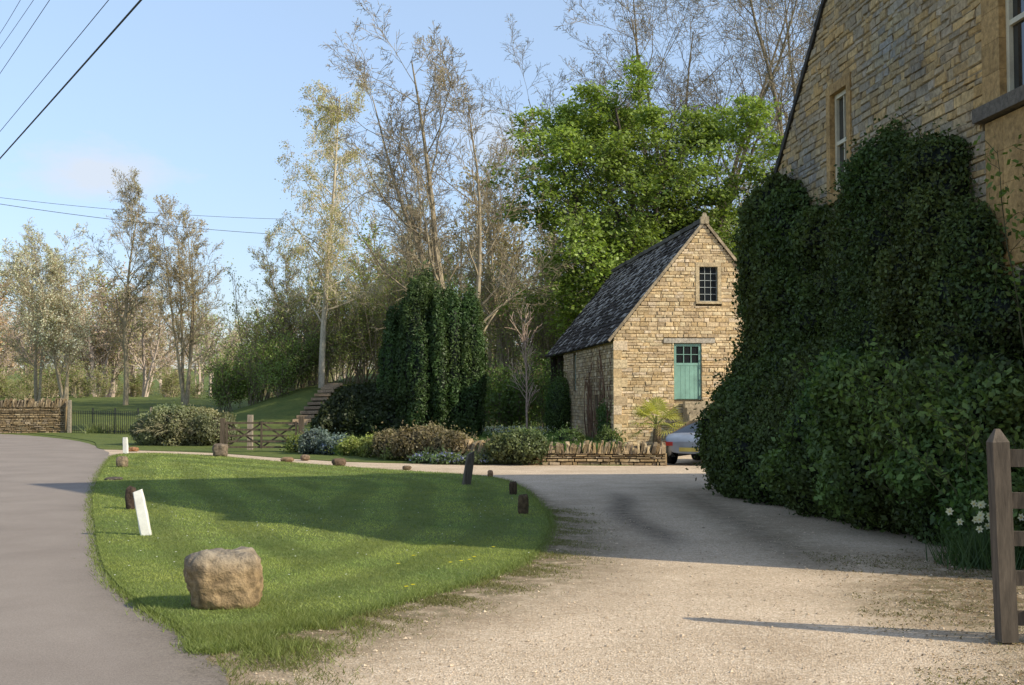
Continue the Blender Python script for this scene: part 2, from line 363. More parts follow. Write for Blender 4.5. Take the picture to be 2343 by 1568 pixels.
q=np.stack([rng.normal(-1.45,.22,7000),rng.normal(7.5,.5,7000)],-1);q=q[(q[:,0]>np.interp(q[:,1],RE[:,1],RE[:,0]))&(rng.random(7000)<np.clip(.3+lump_noise(np.c_[q,q[:,0]*0],7.,1.),0,1))];blades(A,rng,q,.006,.03,.007,(.18,.19,.065),.8)
t=rng.uniform(0,1,(34000,1));ii=rng.integers(int(len(LP)*.72),len(LP),34000);e=LP[ii]*(1-t)+LP[(ii+1)%len(LP)]*t+np.abs(rng.normal(0,.32,(34000,2)))*np.array([1,-.6])
k=rng.random(34000)<np.clip(.35+.9*lump_noise(np.c_[e,e[:,0]*0],6.)+.5*lump_noise(np.c_[e,e[:,0]*0],17.),0,1)
blades(A,rng,e[k],.006,.022,.008,(.20,.19,.075),.9)
A.build('grass',[leafM])
def flower(acc,x,y,z,r,c1):
    a=np.arange(8)*math.pi/4;V=[(x,y,z+.006)]+[(x+math.cos(t)*r,y+math.sin(t)*r,z+.003*(i%2)) for i,t in enumerate(a)]
    acc.add(V,[(0,i+1,(i+1)%8+1) for i in range(8)],0,c1)
    acc.add([(x-.002,y,z-.05),(x+.002,y,z-.05),(x,y,z)],[(0,1,2)],0,(.08,.14,.03))
fl=Acc()
for x,y in [(-.6,11.9),(-.5,12.0),(-.42,12.1),(-.9,10.4),(-.85,10.5),(-1.1,11.8),(-.38,12.3),(-1.0,12.4),(-.2,13.1)]: flower(fl,x,y,.08,.022,(.75,.62,.03))
for i in range(110):
    x,y=rng.uniform(-6,.2),rng.uniform(10,20)
    if pip(np.array([[x,y]]),LP)[0] : flower(fl,x,y,.055,.010,(.75,.75,.7))
fl.build('lawn_flowers',[leafM])
# ---------------------------------------------------------------- rocks and posts
def rock(name,x,y,sx_,sy_,sz_,seed,col,sq=3.5,rot=0,lean=(0,0),sub=40,rough=.12,moss=0):
    V,F=usph(sub,sub//2);n=np.abs(V)**sq;r=(n.sum(1))**(-1/sq);V=V*r[:,None]
    W=[]
    for v in V:
        q=Vector(v)*1.1+Vector((seed*3.7,seed,0));d=mnoise.fractal(q*1.3,1,2,5)*rough+ (mnoise.cell(q*1.7)-.5)*rough*.15+mnoise.fractal(q*6,1,2,3)*rough*.22
        W.append(v*(1+d))
    V=np.array(W);V[:,2]=V[:,2]*.5+.45;c=np.array(col)[None]*(1+.3*lump_noise(V*4,2.1,seed)[:,None])
    up=np.clip(V[:,2:3]-.6,0,1)*2.4*moss;c=c*(1-up)+np.array([.30,.28,.24])*up  # only blends the upper part of the rock towards pale grey
    V=V*np.array([sx_*.5,sy_*.5,sz_]);V[:,0]+=V[:,2]*lean[0];V[:,1]+=V[:,2]*lean[1]
    ca,sa=math.cos(rot),math.sin(rot);V[:,:2]=V[:,:2]@np.array([[ca,sa],[-sa,ca]])
    V+=np.array([x,y,.01]);A=Acc();A.add(V,F,0,np.maximum(c,.01));return A.build(name,[rockM],True)
rock('boulder',-2.29,9.75,.56,.46,.485,6,(.30,.21,.115),4.2,.25,(-.03,0),rough=.15,moss=.7,sub=72)
rock('stone',-9.15,28.6,.26,.3,.28,2,(.26,.20,.13),3)
rock('stone',-11.5,37,.3,.3,.14,13,(.30,.16,.08),3)
rock('stone',-8.05,33.6,.40,.35,.38,3,(.20,.155,.11),4)
rock('stone',-5.7,30.9,.34,.3,.14,4,(.26,.17,.10),2.5)
rock('stone',-5.4,31.8,.25,.3,.16,5,(.24,.17,.11),2.5)
rock('stone',-4.15,29.2,.33,.3,.20,6,(.15,.10,.065),3)
rock('stone',-2.4,27.8,.2,.2,.1,7,(.15,.11,.07),3)
rock('stone',-7.9,24.2,.33,.3,.08,8,(.12,.10,.08),3)
rock('stone',-.45,25.3,.12,.15,.15,9,(.30,.18,.10),3)
rock('stone',-5.62,18.0,.15,.13,.36,12,(.08,.055,.04),4)
rock('rotten_stump',.02,20.6,.13,.13,.25,10,(.09,.06,.035),5)
rock('rotten_stump',.16,17.3,.15,.14,.30,11,(.11,.075,.04),5)
def post(name,x,y,w,t,h,lean,col,mat,rot=0,top=.0):
    A=Acc();nz=7;V=[];rg=np.random.default_rng(int(abs(x)*100))
    for i in range(nz):
        z=h*i/(nz-1);k=1-.06*i/nz
        prof=[(-1,-.8),(-.8,-1),(.8,-1),(1,-.8),(1,.8),(.8,1),(-.8,1),(-1,.8)]
        if i==nz-1:k*=.85
        for a,b in prof:V.append((a*w/2*k+lean*z+rg.normal(0,w*.02),b*t/2*k+rg.normal(0,t*.02),z+(top*a if i==nz-1 else 0)))
    V=np.array(V);F=[(i*8+j,i*8+(j+1)%8,(i+1)*8+(j+1)%8,(i+1)*8+j) for i in range(nz-1) for j in range(8)]
    ca,sa=math.cos(rot),math.sin(rot);V[:,:2]=V[:,:2]@np.array([[ca,sa],[-sa,ca]])
    V+=np.array([x,y,0]);A.add(V,F,0,col);A.add(V[-8:],[tuple(range(8))],0,col);return A.build(name,[mat])
post('white_marker_post',-4.38,14.65,.125,.09,.56,-.2,(.80,.78,.72),paintM,.15,.02)
post('white_marker_post',-11.1,35.0,.14,.1,.5,-.04,(.80,.78,.72),paintM)
post('leaning_wooden_post',-.86,22.9,.15,.13,.62,.14,(.12,.10,.075),woodM,.3,.03)
# ---------------------------------------------------------------- stone work
def stones(acc,rng,fr,z0,z1,span,openings=(),hr=(.08,.17),wr=(.14,.48),base=0.,out=(.10,.15),pal=None,gap=.002,mat=0,jit=.008,ch=.013,mort=(.34,.29,.21),var=.22,patch=.0):
    pal=np.array(pal);z=z0;mort=np.array(mort)
    while z<z1-.02:
        h=min(rng.uniform(*hr),z1-z);lo,hi=span(z+h*.6)
        if hi-lo<.06:z+=h;continue
        u=lo
        while u<hi-.01:
            w=rng.uniform(*wr)*(1.0 if rng.random()>.2 else .5)
            u1=min(u+w,hi)
            if hi-u1<.07:u1=hi
            blocked=False
            for a0,a1,b0,b1 in openings:
                if z+h>b0+.02 and z<b1-.02:
                    if u>=a0-.01 and u<a1-.01:blocked=True;u1=a1;break
                    if u<a0-.01 and u1>a0:u1=a0
            if blocked:u=u1;continue
            o=rng.uniform(*out);c=pal[rng.integers(len(pal))]*rng.uniform(1-var,1+var)
            if patch:
                q=math.sin(u*1.1+z*.7)*math.sin(z*1.4-u*.35+1)+.5*math.sin(u*2.7+1)*math.sin(z*3.1);c=c*np.array([1+.25*q*patch,1+.12*q*patch,1-.1*q*patch])
            j=lambda:rng.normal(0,jit);g=gap
            V=[];a0_,a1_,c0,c1=u+g,u1-g,z+g,z+h-g;cz=ch*rng.uniform(.7,1.3)
            for aa,zz in((a0_,c0),(a1_,c0),(a1_,c1),(a0_,c1)):V.append(fr.p(aa,base,zz))
            for aa,zz in((a0_,c0),(a1_,c0),(a1_,c1),(a0_,c1)):V.append(fr.p(aa,out[0]-ch*.5,zz))
            for aa,zz in((a0_+cz,c0+cz),(a1_-cz,c0+cz),(a1_-cz,c1-cz),(a0_+cz,c1-cz)):V.append(fr.p(aa+j(),o+j()*.6,zz+j()*.7))
            F=[(k,(k+1)%4,(k+1)%4+4,k+4) for k in range(4)]+[(k+4,(k+1)%4+4,(k+1)%4+8,k+8) for k in range(4)]+[(8,9,10,11)]
            acc.add(V,F,mat,np.r_[np.tile(mort,(8,1)),np.tile(c,(4,1))]);u=u1
        z+=h
def slates(acc,rng,O,A_,S,N_,L,SL,rh=.24,wr=(.18,.4),lichen=.1,col=(.07,.062,.058)):
    O=np.array(O,float);s=SL
    while s>0.02:
        s0=max(s-rh,0);u=0
        while u<L:
            w=min(rng.uniform(*wr),L-u)
            if w<.03:break
            t0=.015+rng.uniform(0,.012);t1=.045+rng.uniform(0,.025);e=rng.normal(0,.02)
            V=[O+A_*uu+S*ss_+N_*nn for ss_,nn in((s0-.05,t0),(s+e,t1)) for uu in(u+.004,u+w-.004)]
            V+= [O+A_*uu+S*ss_+N_*nn for ss_,nn in((s0-.05,t0-.02),(s+e,t1-.03)) for uu in(u+.004,u+w-.004)]
            c=np.array(col)*rng.uniform(.6,1.5)
            if rng.random()<lichen*(1-.6*s/SL)*1.4:c=np.array([.40,.37,.34])*rng.uniform(.6,1.2)
            acc.add(V,[(0,1,3,2),(2,3,7,6),(0,2,6,4),(1,5,7,3)],0,c);u+=w
        s-=rh
PALB=[(.63,.475,.275),(.59,.43,.24),(.67,.53,.33),(.54,.385,.205),(.65,.51,.35),(.50,.37,.225),(.61,.46,.28)]
PALH=[(.40,.305,.185),(.36,.28,.185),(.44,.33,.185),(.34,.28,.20),(.43,.295,.14),(.33,.275,.205),(.39,.32,.24),(.46,.325,.165)]
rng=np.random.default_rng(21)
# ---------------- barn
barn=empty('stone_barn');aa=math.radians(5.7)
U=np.array([math.cos(aa),math.sin(aa),0]);B=np.array([-math.sin(aa),math.cos(aa),0]);O=np.array([3.1,37.0,0]);W=5.7;EZ=3.5;SLP=1.23;AZ=EZ+W/2*SLP;WL=10.7;BL=15.2
frontb=Fr(O+B*.12,U,-B)
A=Acc()
def spanf(z):
    if z<EZ:return (0.,W)
    k=(z-EZ)/SLP;return (k,W-k)
opn=[(1.87,2.73,1.57,3.30),(2.68,3.25,4.6,5.67),(1.55,3.15,3.3,3.46),(2.56,3.37,4.52,4.6),(2.56,2.68,4.6,5.67),(3.25,3.37,4.6,5.67),(2.56,3.37,5.67,5.8)]
stones(A,rng,frontb,0,AZ-.05,spanf,opn,pal=PALB,hr=(.06,.15),wr=(.12,.42),mort=(.49,.37,.22),var=.14,out=(.115,.14),ch=.012)
side=Fr(O+U*.12,B,-U)
stones(A,rng,side,0,EZ,lambda z:(0,WL),[(7.6,8.3,1.9,3.2),(2.9,3.5,0,1.7)],pal=[tuple(np.array(c)*.9) for c in PALB],hr=(.06,.15),wr=(.12,.4),mort=(.38,.29,.18),out=(.115,.14))
rt=Fr(O+U*(W-.12),B,U);stones(A,rng,rt,0,EZ,lambda z:(0,BL),pal=PALB,hr=(.15,.25),wr=(.3,.7))
for i in range(int(EZ/.28)):
    l=.42 if i%2 else .24
    frontb.box(A,-.012,l,.1,.15,i*.28+.003,i*.28+.276,0,np.array(PALB[i%7])*1.0)
A.build('walls',[stoneM],parent=barn)
A=Acc();mc=(.30,.23,.14)
def P3(u,b,z):return O+U*u+B*b+np.array([0,0,z])
V=[P3(.12,.12,0),P3(W-.12,.12,0),P3(W-.12,.12,EZ),P3(W/2,.12,AZ-.15),P3(.12,.12,EZ)]
V+=[P3(.12,BL,0),P3(W-.12,BL,0),P3(W-.12,BL,EZ),P3(W/2,BL,AZ-.15),P3(.12,BL,EZ)]
A.add(V,[(0,1,2,3,4),(9,8,7,6,5)],0,mc);A.add(V,[(1,6,7,2)],0,mc)
V=[P3(.12,.12,0),P3(.12,WL,0),P3(.12,WL,EZ),P3(.12,.12,EZ),P3(W-.12,WL,0),P3(W-.12,WL,EZ)]
A.add(V,[(0,3,2,1)],0,mc);A.add(V,[(1,2,5,4)],1,mc);A.build('wall_core',[stoneM,darkM],parent=barn)
A=Acc()
for b in(WL+2.1,BL-.15):beam(A,P3(.15,b,0),P3(.15,b,EZ-.1),.2,.2,0,(.06,.045,.03))
beam(A,P3(.15,WL,EZ-.1),P3(.15,BL,EZ-.1),.2,.2,0,(.06,.045,.03))
side.box(A,7.62,8.28,.02,.05,1.9,3.2,1,(.12,.2,.16));side.box(A,2.9,3.5,.01,.05,0,1.7,1,(.10,.17,.13))
A.build('timber_frame',[woodM,paintM],parent=barn)
A=Acc();sl=math.hypot(W/2+.15,(W/2+.15)*SLP)
for sgn in(-1,1):
    S=nrmz(U*sgn+np.array([0,0,-SLP]));N_=nrmz(U*sgn*SLP+np.array([0,0,1.]))
    Or=P3(W/2,-.04,AZ+.02);slates(A,rng,Or,B,S,N_,BL+.1,sl,rh=.2,wr=(.14,.34),lichen=.33,col=(.058,.048,.042))
    V=[Or-N_*.03,Or+B*(BL+.1)-N_*.03,Or+B*(BL+.1)+S*sl-N_*.03,Or+S*sl-N_*.03];V+=[v+N_*.035 for v in V];A.add(V,BOXF,0,(.05,.045,.04))
A.build('roof',[slateM],parent=barn)
A=Acc()
for sgn in(-1,1):
    S=nrmz(U*sgn+np.array([0,0,-SLP]));N_=nrmz(U*sgn*SLP+np.array([0,0,1.]))
    s=0
    while s<sl-.05:
        l=min(rng.uniform(.35,.6),sl-s);p=P3(W/2,-.015,AZ+.03);beam(A,p+S*(s+.005)+N_*.02,p+S*(s+l-.005)+N_*.02,.12,.08,0,np.array([.38,.30,.20])*rng.uniform(.8,1.15),up=N_);s+=l
for i in range(18):
    b=.1+i*(BL-.1)/18;beam(A,P3(W/2,b,AZ+.08+rng.normal(0,.01)),P3(W/2,b+(BL-.1)/18-.02,AZ+.08+rng.normal(0,.01)),.26,.13,0,np.array([.13,.12,.105])*rng.uniform(.7,1.3))
beam(A,P3(W/2,.0,AZ-.02),P3(W/2,.0,AZ+.2),.26,.22,0,(.36,.29,.19));beam(A,P3(W/2,.0,AZ+.2),P3(W/2,.0,AZ+.33),.17,.15,0,(.34,.28,.19),taper=.5)
A.build('verge_copings',[stoneM],parent=barn)
A=Acc();sc_=(.50,.39,.24)
frontb.box(A,1.55,3.15,.02,.155,3.31,3.455,0,(.42,.37,.30))
frontb.box(A,2.56,3.37,.02,.17,4.52,4.595,0,sc_);frontb.box(A,2.56,2.677,.02,.143,4.6,5.665,0,sc_);frontb.box(A,3.253,3.37,.02,.143,4.6,5.665,0,sc_);frontb.box(A,2.56,3.37,.02,.145,5.67,5.8,0,sc_)
for i in range(8):
    frontb.box(A,2.12,3.0,.17,.17+.28*(8-i),i*.19+.002,(i+1)*.19,0,np.array([.38,.31,.21])*rng.uniform(.8,1.15))
A.build('window_surround_and_steps',[stoneM],parent=barn)
A=Acc();teal=(.22,.39,.32)
frontb.box(A,1.88,2.72,.01,.04,1.58,3.29,0,teal)
for a in(1.88,2.65):frontb.box(A,a,a+.07,.041,.085,1.58,3.29,0,np.array(teal)*.95)
frontb.box(A,1.951,2.649,.041,.08,3.21,3.288,0,teal);frontb.box(A,1.951,2.649,.041,.07,2.62,2.70,0,teal)
for i in range(5):frontb.box(A,1.955+i*.139,1.955+i*.139+.132,.042,.062,1.6,2.61,0,np.array(teal)*rng.uniform(.92,1.05))
for i in range(1,3):frontb.box(A,1.951+i*.233-.012,1.951+i*.233+.012,.047,.07,2.701,3.209,0,teal)
frontb.box(A,1.951,2.649,.048,.068,2.95,2.97,0,teal)
A.build('door',[paintM],parent=barn)
A=Acc();frontb.box(A,1.955,2.645,.041,.046,2.7,3.21,0);frontb.box(A,2.69,3.24,.01,.03,4.61,5.66,0);A.build('glass',[glassM],parent=barn)
A=Acc();wc=(.35,.38,.36)
for i in range(4):frontb.box(A,2.68+i*.183-.008+.004,2.68+i*.183+.012,.031,.05,4.6,5.67,0,wc)
for i in range(6):frontb.box(A,2.68,3.25,.032,.048,4.6+i*.212,4.6+i*.212+.018,0,wc)
A.build('window_bars',[paintM],parent=barn)
A=Acc();rg=np.random.default_rng(5)
n=26;st=np.array([P3(-.03,b,0) for b in rg.uniform(.3,5.0,n)]);D=np.tile([0,0,1.],(n,1))+rg.normal(0,.03,(n,3))
o=grow(A,rg,st,D,rg.uniform(2.2,3.3,n),np.full(n,.03),[dict(n=10,w=.05,up=.1,k=8,t0=.1,ang=.5,lr=.25,rr=.5,s=4),dict(n=4,w=.12,up=.3,s=3)],(.22,.13,.085))
for v in A.V:
    rel=(v-O)@U;v-=(rel-np.clip(rel,-.12,-.01))[:,None]*U[None]
A.build('bare_climber',[barkM])
# ---------------- main house
house=empty('stone_house')
wd=nrmz(np.array([-.09,1.,0]));F0=np.array([6.74-.09*10.6,10.6,0]);hn=np.array([-wd[1],wd[0],0]);hin=-hn
HL=12.05;HE=5.0;HS=.89;HAZ=HE+HL/2*HS
hf=Fr(F0+hin*.12,wd,hn)
def a_of(y):return (y-10.6)/wd[1]
def spanh(z):
    if z<HE:return(0,HL)
    k=(z-HE)/HS;return(k,HL-k)
w1=(a_of(18.28),a_of(18.98),4.87,6.42);w2=(a_of(12.3),a_of(13.55),5.02,6.75);w3=(a_of(12.3),a_of(13.5),1.9,3.15)
def surr(w,t=.2,ts=.16):
    a0,a1,z0,z1=w;s=.06 if t>.3 else 0
    return [(a0-t,a0,z0,z1+ts),(a1,a1+t,z0,z1+ts),(a0,a1,z1,z1+ts),(a0-t-s,a1+t+s,z0-.17,z0)]
A=Acc();op=[]
for w,t in((w1,.17),(w2,.42),(w3,.42)):op+=[w]+surr(w,t)
op+=[(w3[0]-.42,w3[1]+.42,3.31,4.85)]
stones(A,rng,hf,0,HAZ-.05,spanh,op,hr=(.06,.15),wr=(.1,.42),pal=PALH,out=(.118,.14),jit=.011,ch=.012,mort=(.33,.27,.185),var=.15,patch=.7)
A.build('wall_stonework',[stoneM],parent=house)
A=Acc();oc=(.40,.255,.11)
for w,t in((w1,.17),(w2,.42),(w3,.42)):
    for i,(a0,a1,z0,z1) in enumerate(surr(w,t)):
        if i==3:hf.box(A,a0,a1,0.,.24 if t>.3 else .145,z0+.005,z1,0,(.14,.12,.10) if t>.3 else oc)
        elif i<2:
            z=z0+.003
            while z<z1-.01:
                h=min(.36,z1-z);hf.box(A,a0+.003,a1-.003,0,.143,z,z+h-.004,0,np.array(oc)*rng.uniform(.85,1.15));z+=h
        else:hf.box(A,a0,a1,0,.144,z0+.003,z1,0,oc)
z=3.315
while z<4.83:
    h=min(.38,4.84-z);hf.box(A,w3[1]+.003,w3[1]+.417,0,.143,z,z+h-.004,0,np.array(oc)*rng.uniform(.8,1.2));hf.box(A,w3[0],w3[1],0,.142,z,z+h-.004,0,np.array(oc)*rng.uniform(.8,1.2));z+=h
A.build('window_surrounds',[stoneM],parent=house)
A=Acc();G=Acc();cr=(.62,.56,.42)
for w in(w1,w2,w3):
    a0,a1,z0,z1=w;b=.07
    hf.box(A,a0,a0+b,0.01,.06,z0,z1,0,cr);hf.box(A,a1-b,a1,0.01,.06,z0,z1,0,cr);hf.box(A,a0+b,a1-b,.01,.06,z1-b,z1,0,cr);hf.box(A,a0+b,a1-b,.01,.07,z0,z0+b,0,cr)
    zm=(z0+z1)/2;hf.box(A,a0+b,a1-b,.01,.055,zm-.03,zm+.03,0,cr)
    am=(a0+a1)/2;hf.box(A,am-.012,am+.012,.01,.045,z0+b,zm-.03,0,cr);hf.box(A,am-.012,am+.012,.01,.045,zm+.03,z1-b,0,cr)
    hf.box(G,a0,a1,-.01,.008,z0,z1)
A.build('sash_windows',[paintM],parent=house);G.build('window_panes',[glassM],parent=house)
A=Acc();HD=9.5;p=lambda a,d,z:F0+wd*a+hin*d+np.array([0,0,z])
V=[p(0,.14,0),p(HL,.14,0),p(HL,.14,HE),p(HL/2,.14,HAZ-.1),p(0,.14,HE),p(0,HD,0),p(HL,HD,0),p(HL,HD,HE),p(HL/2,HD,HAZ-.1),p(0,HD,HE)]
A.add(V,[(4,3,2,1,0),(5,6,7,8,9)],0,(.25,.21,.16));A.add(V,[(0,5,9,4),(1,2,7,6)],0,(.28,.23,.16));A.build('wall_core',[stoneM],parent=house)
A=Acc();hsl=math.hypot(HL/2+.12,(HL/2+.12)*HS)
for sgn in(-1,1):
    S=nrmz(wd*sgn+np.array([0,0,-HS]));N_=nrmz(wd*sgn*HS+np.array([0,0,1.]));Or=p(HL/2,-.05,HAZ-.02)
    slates(A,rng,Or,hin,S,N_,HD+.2,hsl,rh=.3,wr=(.25,.5),lichen=.1,col=(.10,.085,.07))
    V=[Or-N_*.08,Or+hin*(HD+.2)-N_*.08,Or+hin*(HD+.2)+S*hsl-N_*.08,Or+S*hsl-N_*.08];V+=[v+N_*.085 for v in V];A.add(V,BOXF,0,(.05,.045,.04))
A.build('roof',[slateM],parent=house)
# ---------------- dry stone walls
def drywall(name,path,h,th,rng,cope=.22,pal=PALB,dark=1.,lean=.15):
    A=Acc();path=[np.array(q,float) for q in path]
    for a,b in zip(path[:-1],path[1:]):
        d=b-a;L=np.linalg.norm(d);d=d/L;d3=np.array([d[0],d[1],0]);n3=np.array([d[1],-d[0],0])
        a3=np.array([a[0],a[1],0])
        pl=[tuple(np.array(c)*dark) for c in pal]
        for s in(1,-1):
            fr=Fr(a3+n3*s*(th/2-.1),d3,n3*s);stones(A,rng,fr,0,h,lambda z:(0,L),hr=(.04,.10),wr=(.1,.36),pal=pl,out=(.06,.13),gap=.006,mort=(.10,.08,.05),ch=.01)
        fr=Fr(a3,d3,n3);fr.box(A,0,L,-th/2+.1,th/2-.1,0,h,0,(.08,.06,.04))
        fr.box(A,-.01,.03,-th/2+.02,th/2-.02,0,h,0,np.array(pl[0]));fr.box(A,L-.03,L+.01,-th/2+.02,th/2-.02,0,h,0,np.array(pl[1]))
        u=0
        while u<L-.03:
            w=rng.uniform(.04,.10);hh=cope*rng.uniform(.6,1.25);c=np.array(pl[rng.integers(len(pl))])*rng.uniform(.5,1.15);k=lean*hh+rng.normal(0,.03)
            V=[]
            for zz,sh,cc in((h-.01,0,1),(h+hh*.7,k*.7,.97),(h+hh,k,.7)):
                for uu,nn in((u,-th/2),(u+w-.01,-th/2),(u+w-.01,th/2),(u,th/2)):
                    V.append(fr.p(uu+sh+rng.normal(0,.01),nn*cc+rng.normal(0,.015),zz+rng.normal(0,.01)))
            F=[(i+k_*4,(i+1)%4+k_*4,(i+1)%4+4+k_*4,i+4+k_*4) for k_ in(0,1) for i in range(4)]+[(8,9,10,11)]
            A.add(V,F,0,c);u+=w
    return A.build(name,[stoneM])
drywall('garden_dry_stone_wall',[(-3.9,33.9),(-1.6,31.0),(.75,29.9),(3.75,29.65)],.30,.42,rng,.26,dark=.66)
drywall('roadside_dry_stone_wall',[(-36,50.0),(-27,54.2),(-20.3,55.4)],1.2,.5,rng,.32,dark=.5)
A=Acc();a=np.array([-20.1,55.5]);b=np.array([-15.8,52.5]);L=np.linalg.norm(b-a);n=int(L/.13)
for i in range(n+1):
    q=a+(b-a)*i/n;h=1.02 if i%12 else 1.15;beam(A,(*q,0),(*q,h),.022 if i%12 else .05,.022 if i%12 else .05,0,(.05,.045,.04))
for z in(.12,.9):beam(A,(*a,z),(*b,z),.035,.02,0,(.05,.045,.04))
A.build('iron_railing',[ironM])
post('gate_pier_post',-20.0,55.0,.16,.16,1.5,0,(.30,.26,.2),stoneM)
post('gate_pier_post',-15.5,52.4,.18,.18,1.2,0,(.30,.24,.18),stoneM)
A=Acc();y=36.4;wc=(.11,.085,.06);x0,x1=-8.55,-6.42
beam(A,(x0-.1,y,0),(x0-.1,y,1.02),.13,.13,0,wc);beam(A,(x1+.12,y,0),(x1+.12,y,1.08),.15,.15,0,wc)
beam(A,(-8.15,y+1.5,0),(-8.15,y+1.5,1.1),.16,.14,0,(.35,.29,.22))
for z in(.16,.33,.5,.68,.88):beam(A,(x0,y,z),(x1,y,z),.03,.055,0,wc)
for x in(x0+.03,x1-.03,(x0+x1)/2):beam(A,(x,y-.035,.12),(x,y-.035,.93),.06,.03,0,wc)
beam(A,(x0,y+.035,.16),((x0+x1)/2,y+.035,.88),.03,.045,0,wc);beam(A,(x1,y+.035,.16),((x0+x1)/2,y+.035,.88),.03,.045,0,wc);beam(A,((x0+x1)/2,y+.07,.16),(x0,y+.07,.88),.03,.045,0,wc);beam(A,((x0+x1)/2,y+.07,.16),(x1,y+.07,.88),.03,.045,0,wc)
A.build('five_bar_gate',[woodM])
A=Acc();gc=(.10,.08,.06);gx_,gy_=3.42,8.4
beam(A,(gx_-.03,gy_,.02),(gx_+.0-.07,gy_,1.38),.115,.12,0,gc);beam(A,(gx_-.07,gy_,1.38),(gx_-.073,gy_,1.47),.115,.12,0,(.15,.12,.09),taper=.25)
g2=np.array([6.0,7.7])
for z,hh in((.18,.10),(.45,.1),(.72,.1),(.98,.11),(1.27,.12)):beam(A,(gx_,gy_,z),(*g2,z),.035,hh,0,gc)
beam(A,(gx_+.1,gy_-.05,.2),(*g2,1.25),.03,.09,0,gc);beam(A,(4.7,8.0,.14),(4.7,8.0,1.3),.03,.09,0,gc);beam(A,(*g2,.0),(*g2,1.5),.14,.14,0,gc)
A.build('wooden_field_gate',[woodM])
A=Acc()
for i in range(12):
    y=62.0+i*.95;x=-10.9+.03*i;z=float(hgt(x,y+.4));beam(A,(x-.45,y,z+.06),(x+.45,y+.1,z+.08),1.0,.16,0,np.array([.36,.27,.18])*rng.uniform(.7,1.1))
A.build('garden_steps',[stoneM])
# ---------------- overhead cables
def cable(name,p0,p1,r,sag,e0=.8,e1=2.2):
    p0=np.array(p0,float);p1=np.array(p1,float);d=p1-p0;p0,p1=p0-d*e0,p1+d*e1
    t=np.linspace(0,1,40);P=p0[None]*(1-t[:,None])+p1[None]*t[:,None];P[:,2]-=sag*4*t*(1-t)
    A=Acc();polytube(A,P[None],np.full((1,40),r),6,0,(.02,.02,.02));A.build(name,[cableM],True)
for z,x1,y1,r in((7.14,-5.27,16.7,.016),(7.77,-6.38,18.65,.007),(9.15,-8.92,22.88,.007),(9.73,-9.95,24.67,.006),(10.1,-10.67,25.8,.006)):
    cable('overhead_cable',(-11.38,27,z),(x1,y1,z),r,.05)
cable('overhead_cable',(-27.9,60,11.84),(-14.3,75,12.65),.012,.25,0,0)
cable('overhead_cable',(-27.9,60,11.6),(-14.3,75,11.68),.015,.25,0,0)
A=Acc();polytube(A,np.array([[[-16.3,35.5,0],[-16.3,35.5,4.5],[-16.3,35.5,9.2]]]),np.array([[.14,.12,.1]]),10,0,(.14,.10,.07));A.build('utility_pole',[woodM],True)
# ---------------- car
car=empty('parked_car');A=Acc()
st=[(-1.62,.50,.30,.55,.60,.60),(-1.55,.66,.20,.62,.72,.72),(-1.2,.74,.17,.66,.82,.80),(-.8,.77,.17,.68,.98,.62),(-.35,.78,.17,.70,1.14,.52),(.1,.78,.17,.70,1.15,.52),(.5,.78,.17,.69,.98,.58),(.8,.77,.17,.67,.78,.70),(1.2,.75,.17,.62,.72,.68),(1.5,.68,.19,.52,.6,.6),(1.62,.5,.28,.45,.5,.5)]
rows=[]
for x,w,zb,zw,zt,wt in st:
    zm=(zb+zw)/2;rows.append([(x,-w*.9,zb),(x,-w,zb+.08),(x,-w*1.03,zm),(x,-w*.97,zw),(x,-wt,zt-.05),(x,-wt*.7,zt),(x,0,zt+.02),(x,wt*.7,zt),(x,wt,zt-.05),(x,w*.97,zw),(x,w*1.03,zm),(x,w,zb+.08),(x,w*.9,zb)])
V=np.array(rows).reshape(-1,3);nr=len(st);nc=13
Fb=[];Fg=[]
for i in range(nr-1):
    for j in range(nc-1):
        f=(i*nc+j,i*nc+j+1,(i+1)*nc+j+1,(i+1)*nc+j)
        g=(j in(3,8) and 2<=i<=6) or (j in(4,5,6,7) and i in(2,3,6))
        (Fg if g else Fb).append(f)
ca,sa=math.cos(math.radians(62)),math.sin(math.radians(62));Rm=np.array([[ca,sa,0],[-sa,ca,0],[0,0,1]]);cp=np.array([5.0,30.8,.01])
T=lambda v:(np.asarray(v,float)*np.array([.95,.95,.94]))@Rm+cp
cc=(.21,.25,.31)
A.add(T(V),Fb,0,cc);A.add(T(V),Fg,1,(.02,.02,.02))
A.add(T(V[:nc]),[tuple(range(nc))],0,cc);A.add(T(V[-nc:]),[tuple(range(nc))[::-1]],0,cc)
carpaint=attrmat('car_paint',5,.97,1.03,.3,0.,.001,spec=.6)
ob=A.build('body',[carpaint,glassM],True,parent=car);sb=ob.modifiers.new('s','SUBSURF');sb.levels=2;sb.render_levels=2
A=Acc()
for x in(-1.0,1.02):
    for s in(-1,1):
        a=np.arange(20)*math.pi/10
        for r0,r1,y0,y1,c in((.29,.29,.62,.80,(.015,)*3),(.29,.18,.80,.80,(.015,)*3),(.18,.0,.79,.81,(.3,)*3)):
            R0=[T((x+r0*math.cos(t),s*y0,.29+r0*math.sin(t))) for t in a];R1=[T((x+r1*math.cos(t),s*y1,.29+r1*math.sin(t))) for t in a]
            A.add(R0+R1,[(i,(i+1)%20,(i+1)%20+20,i+20) for i in range(20)],0,c)
A.build('wheels',[paintM],parent=car)
A=Acc()
for s in(-1,1):
    V=[T((-1.6-.03*k,s*.56+dy,zz)) for k in(0,1) for dy,zz in((-.12,.5),(.12,.5),(.12,.6),(-.12,.6))];A.add(V,BOXF,0,(.35,.02,.02))
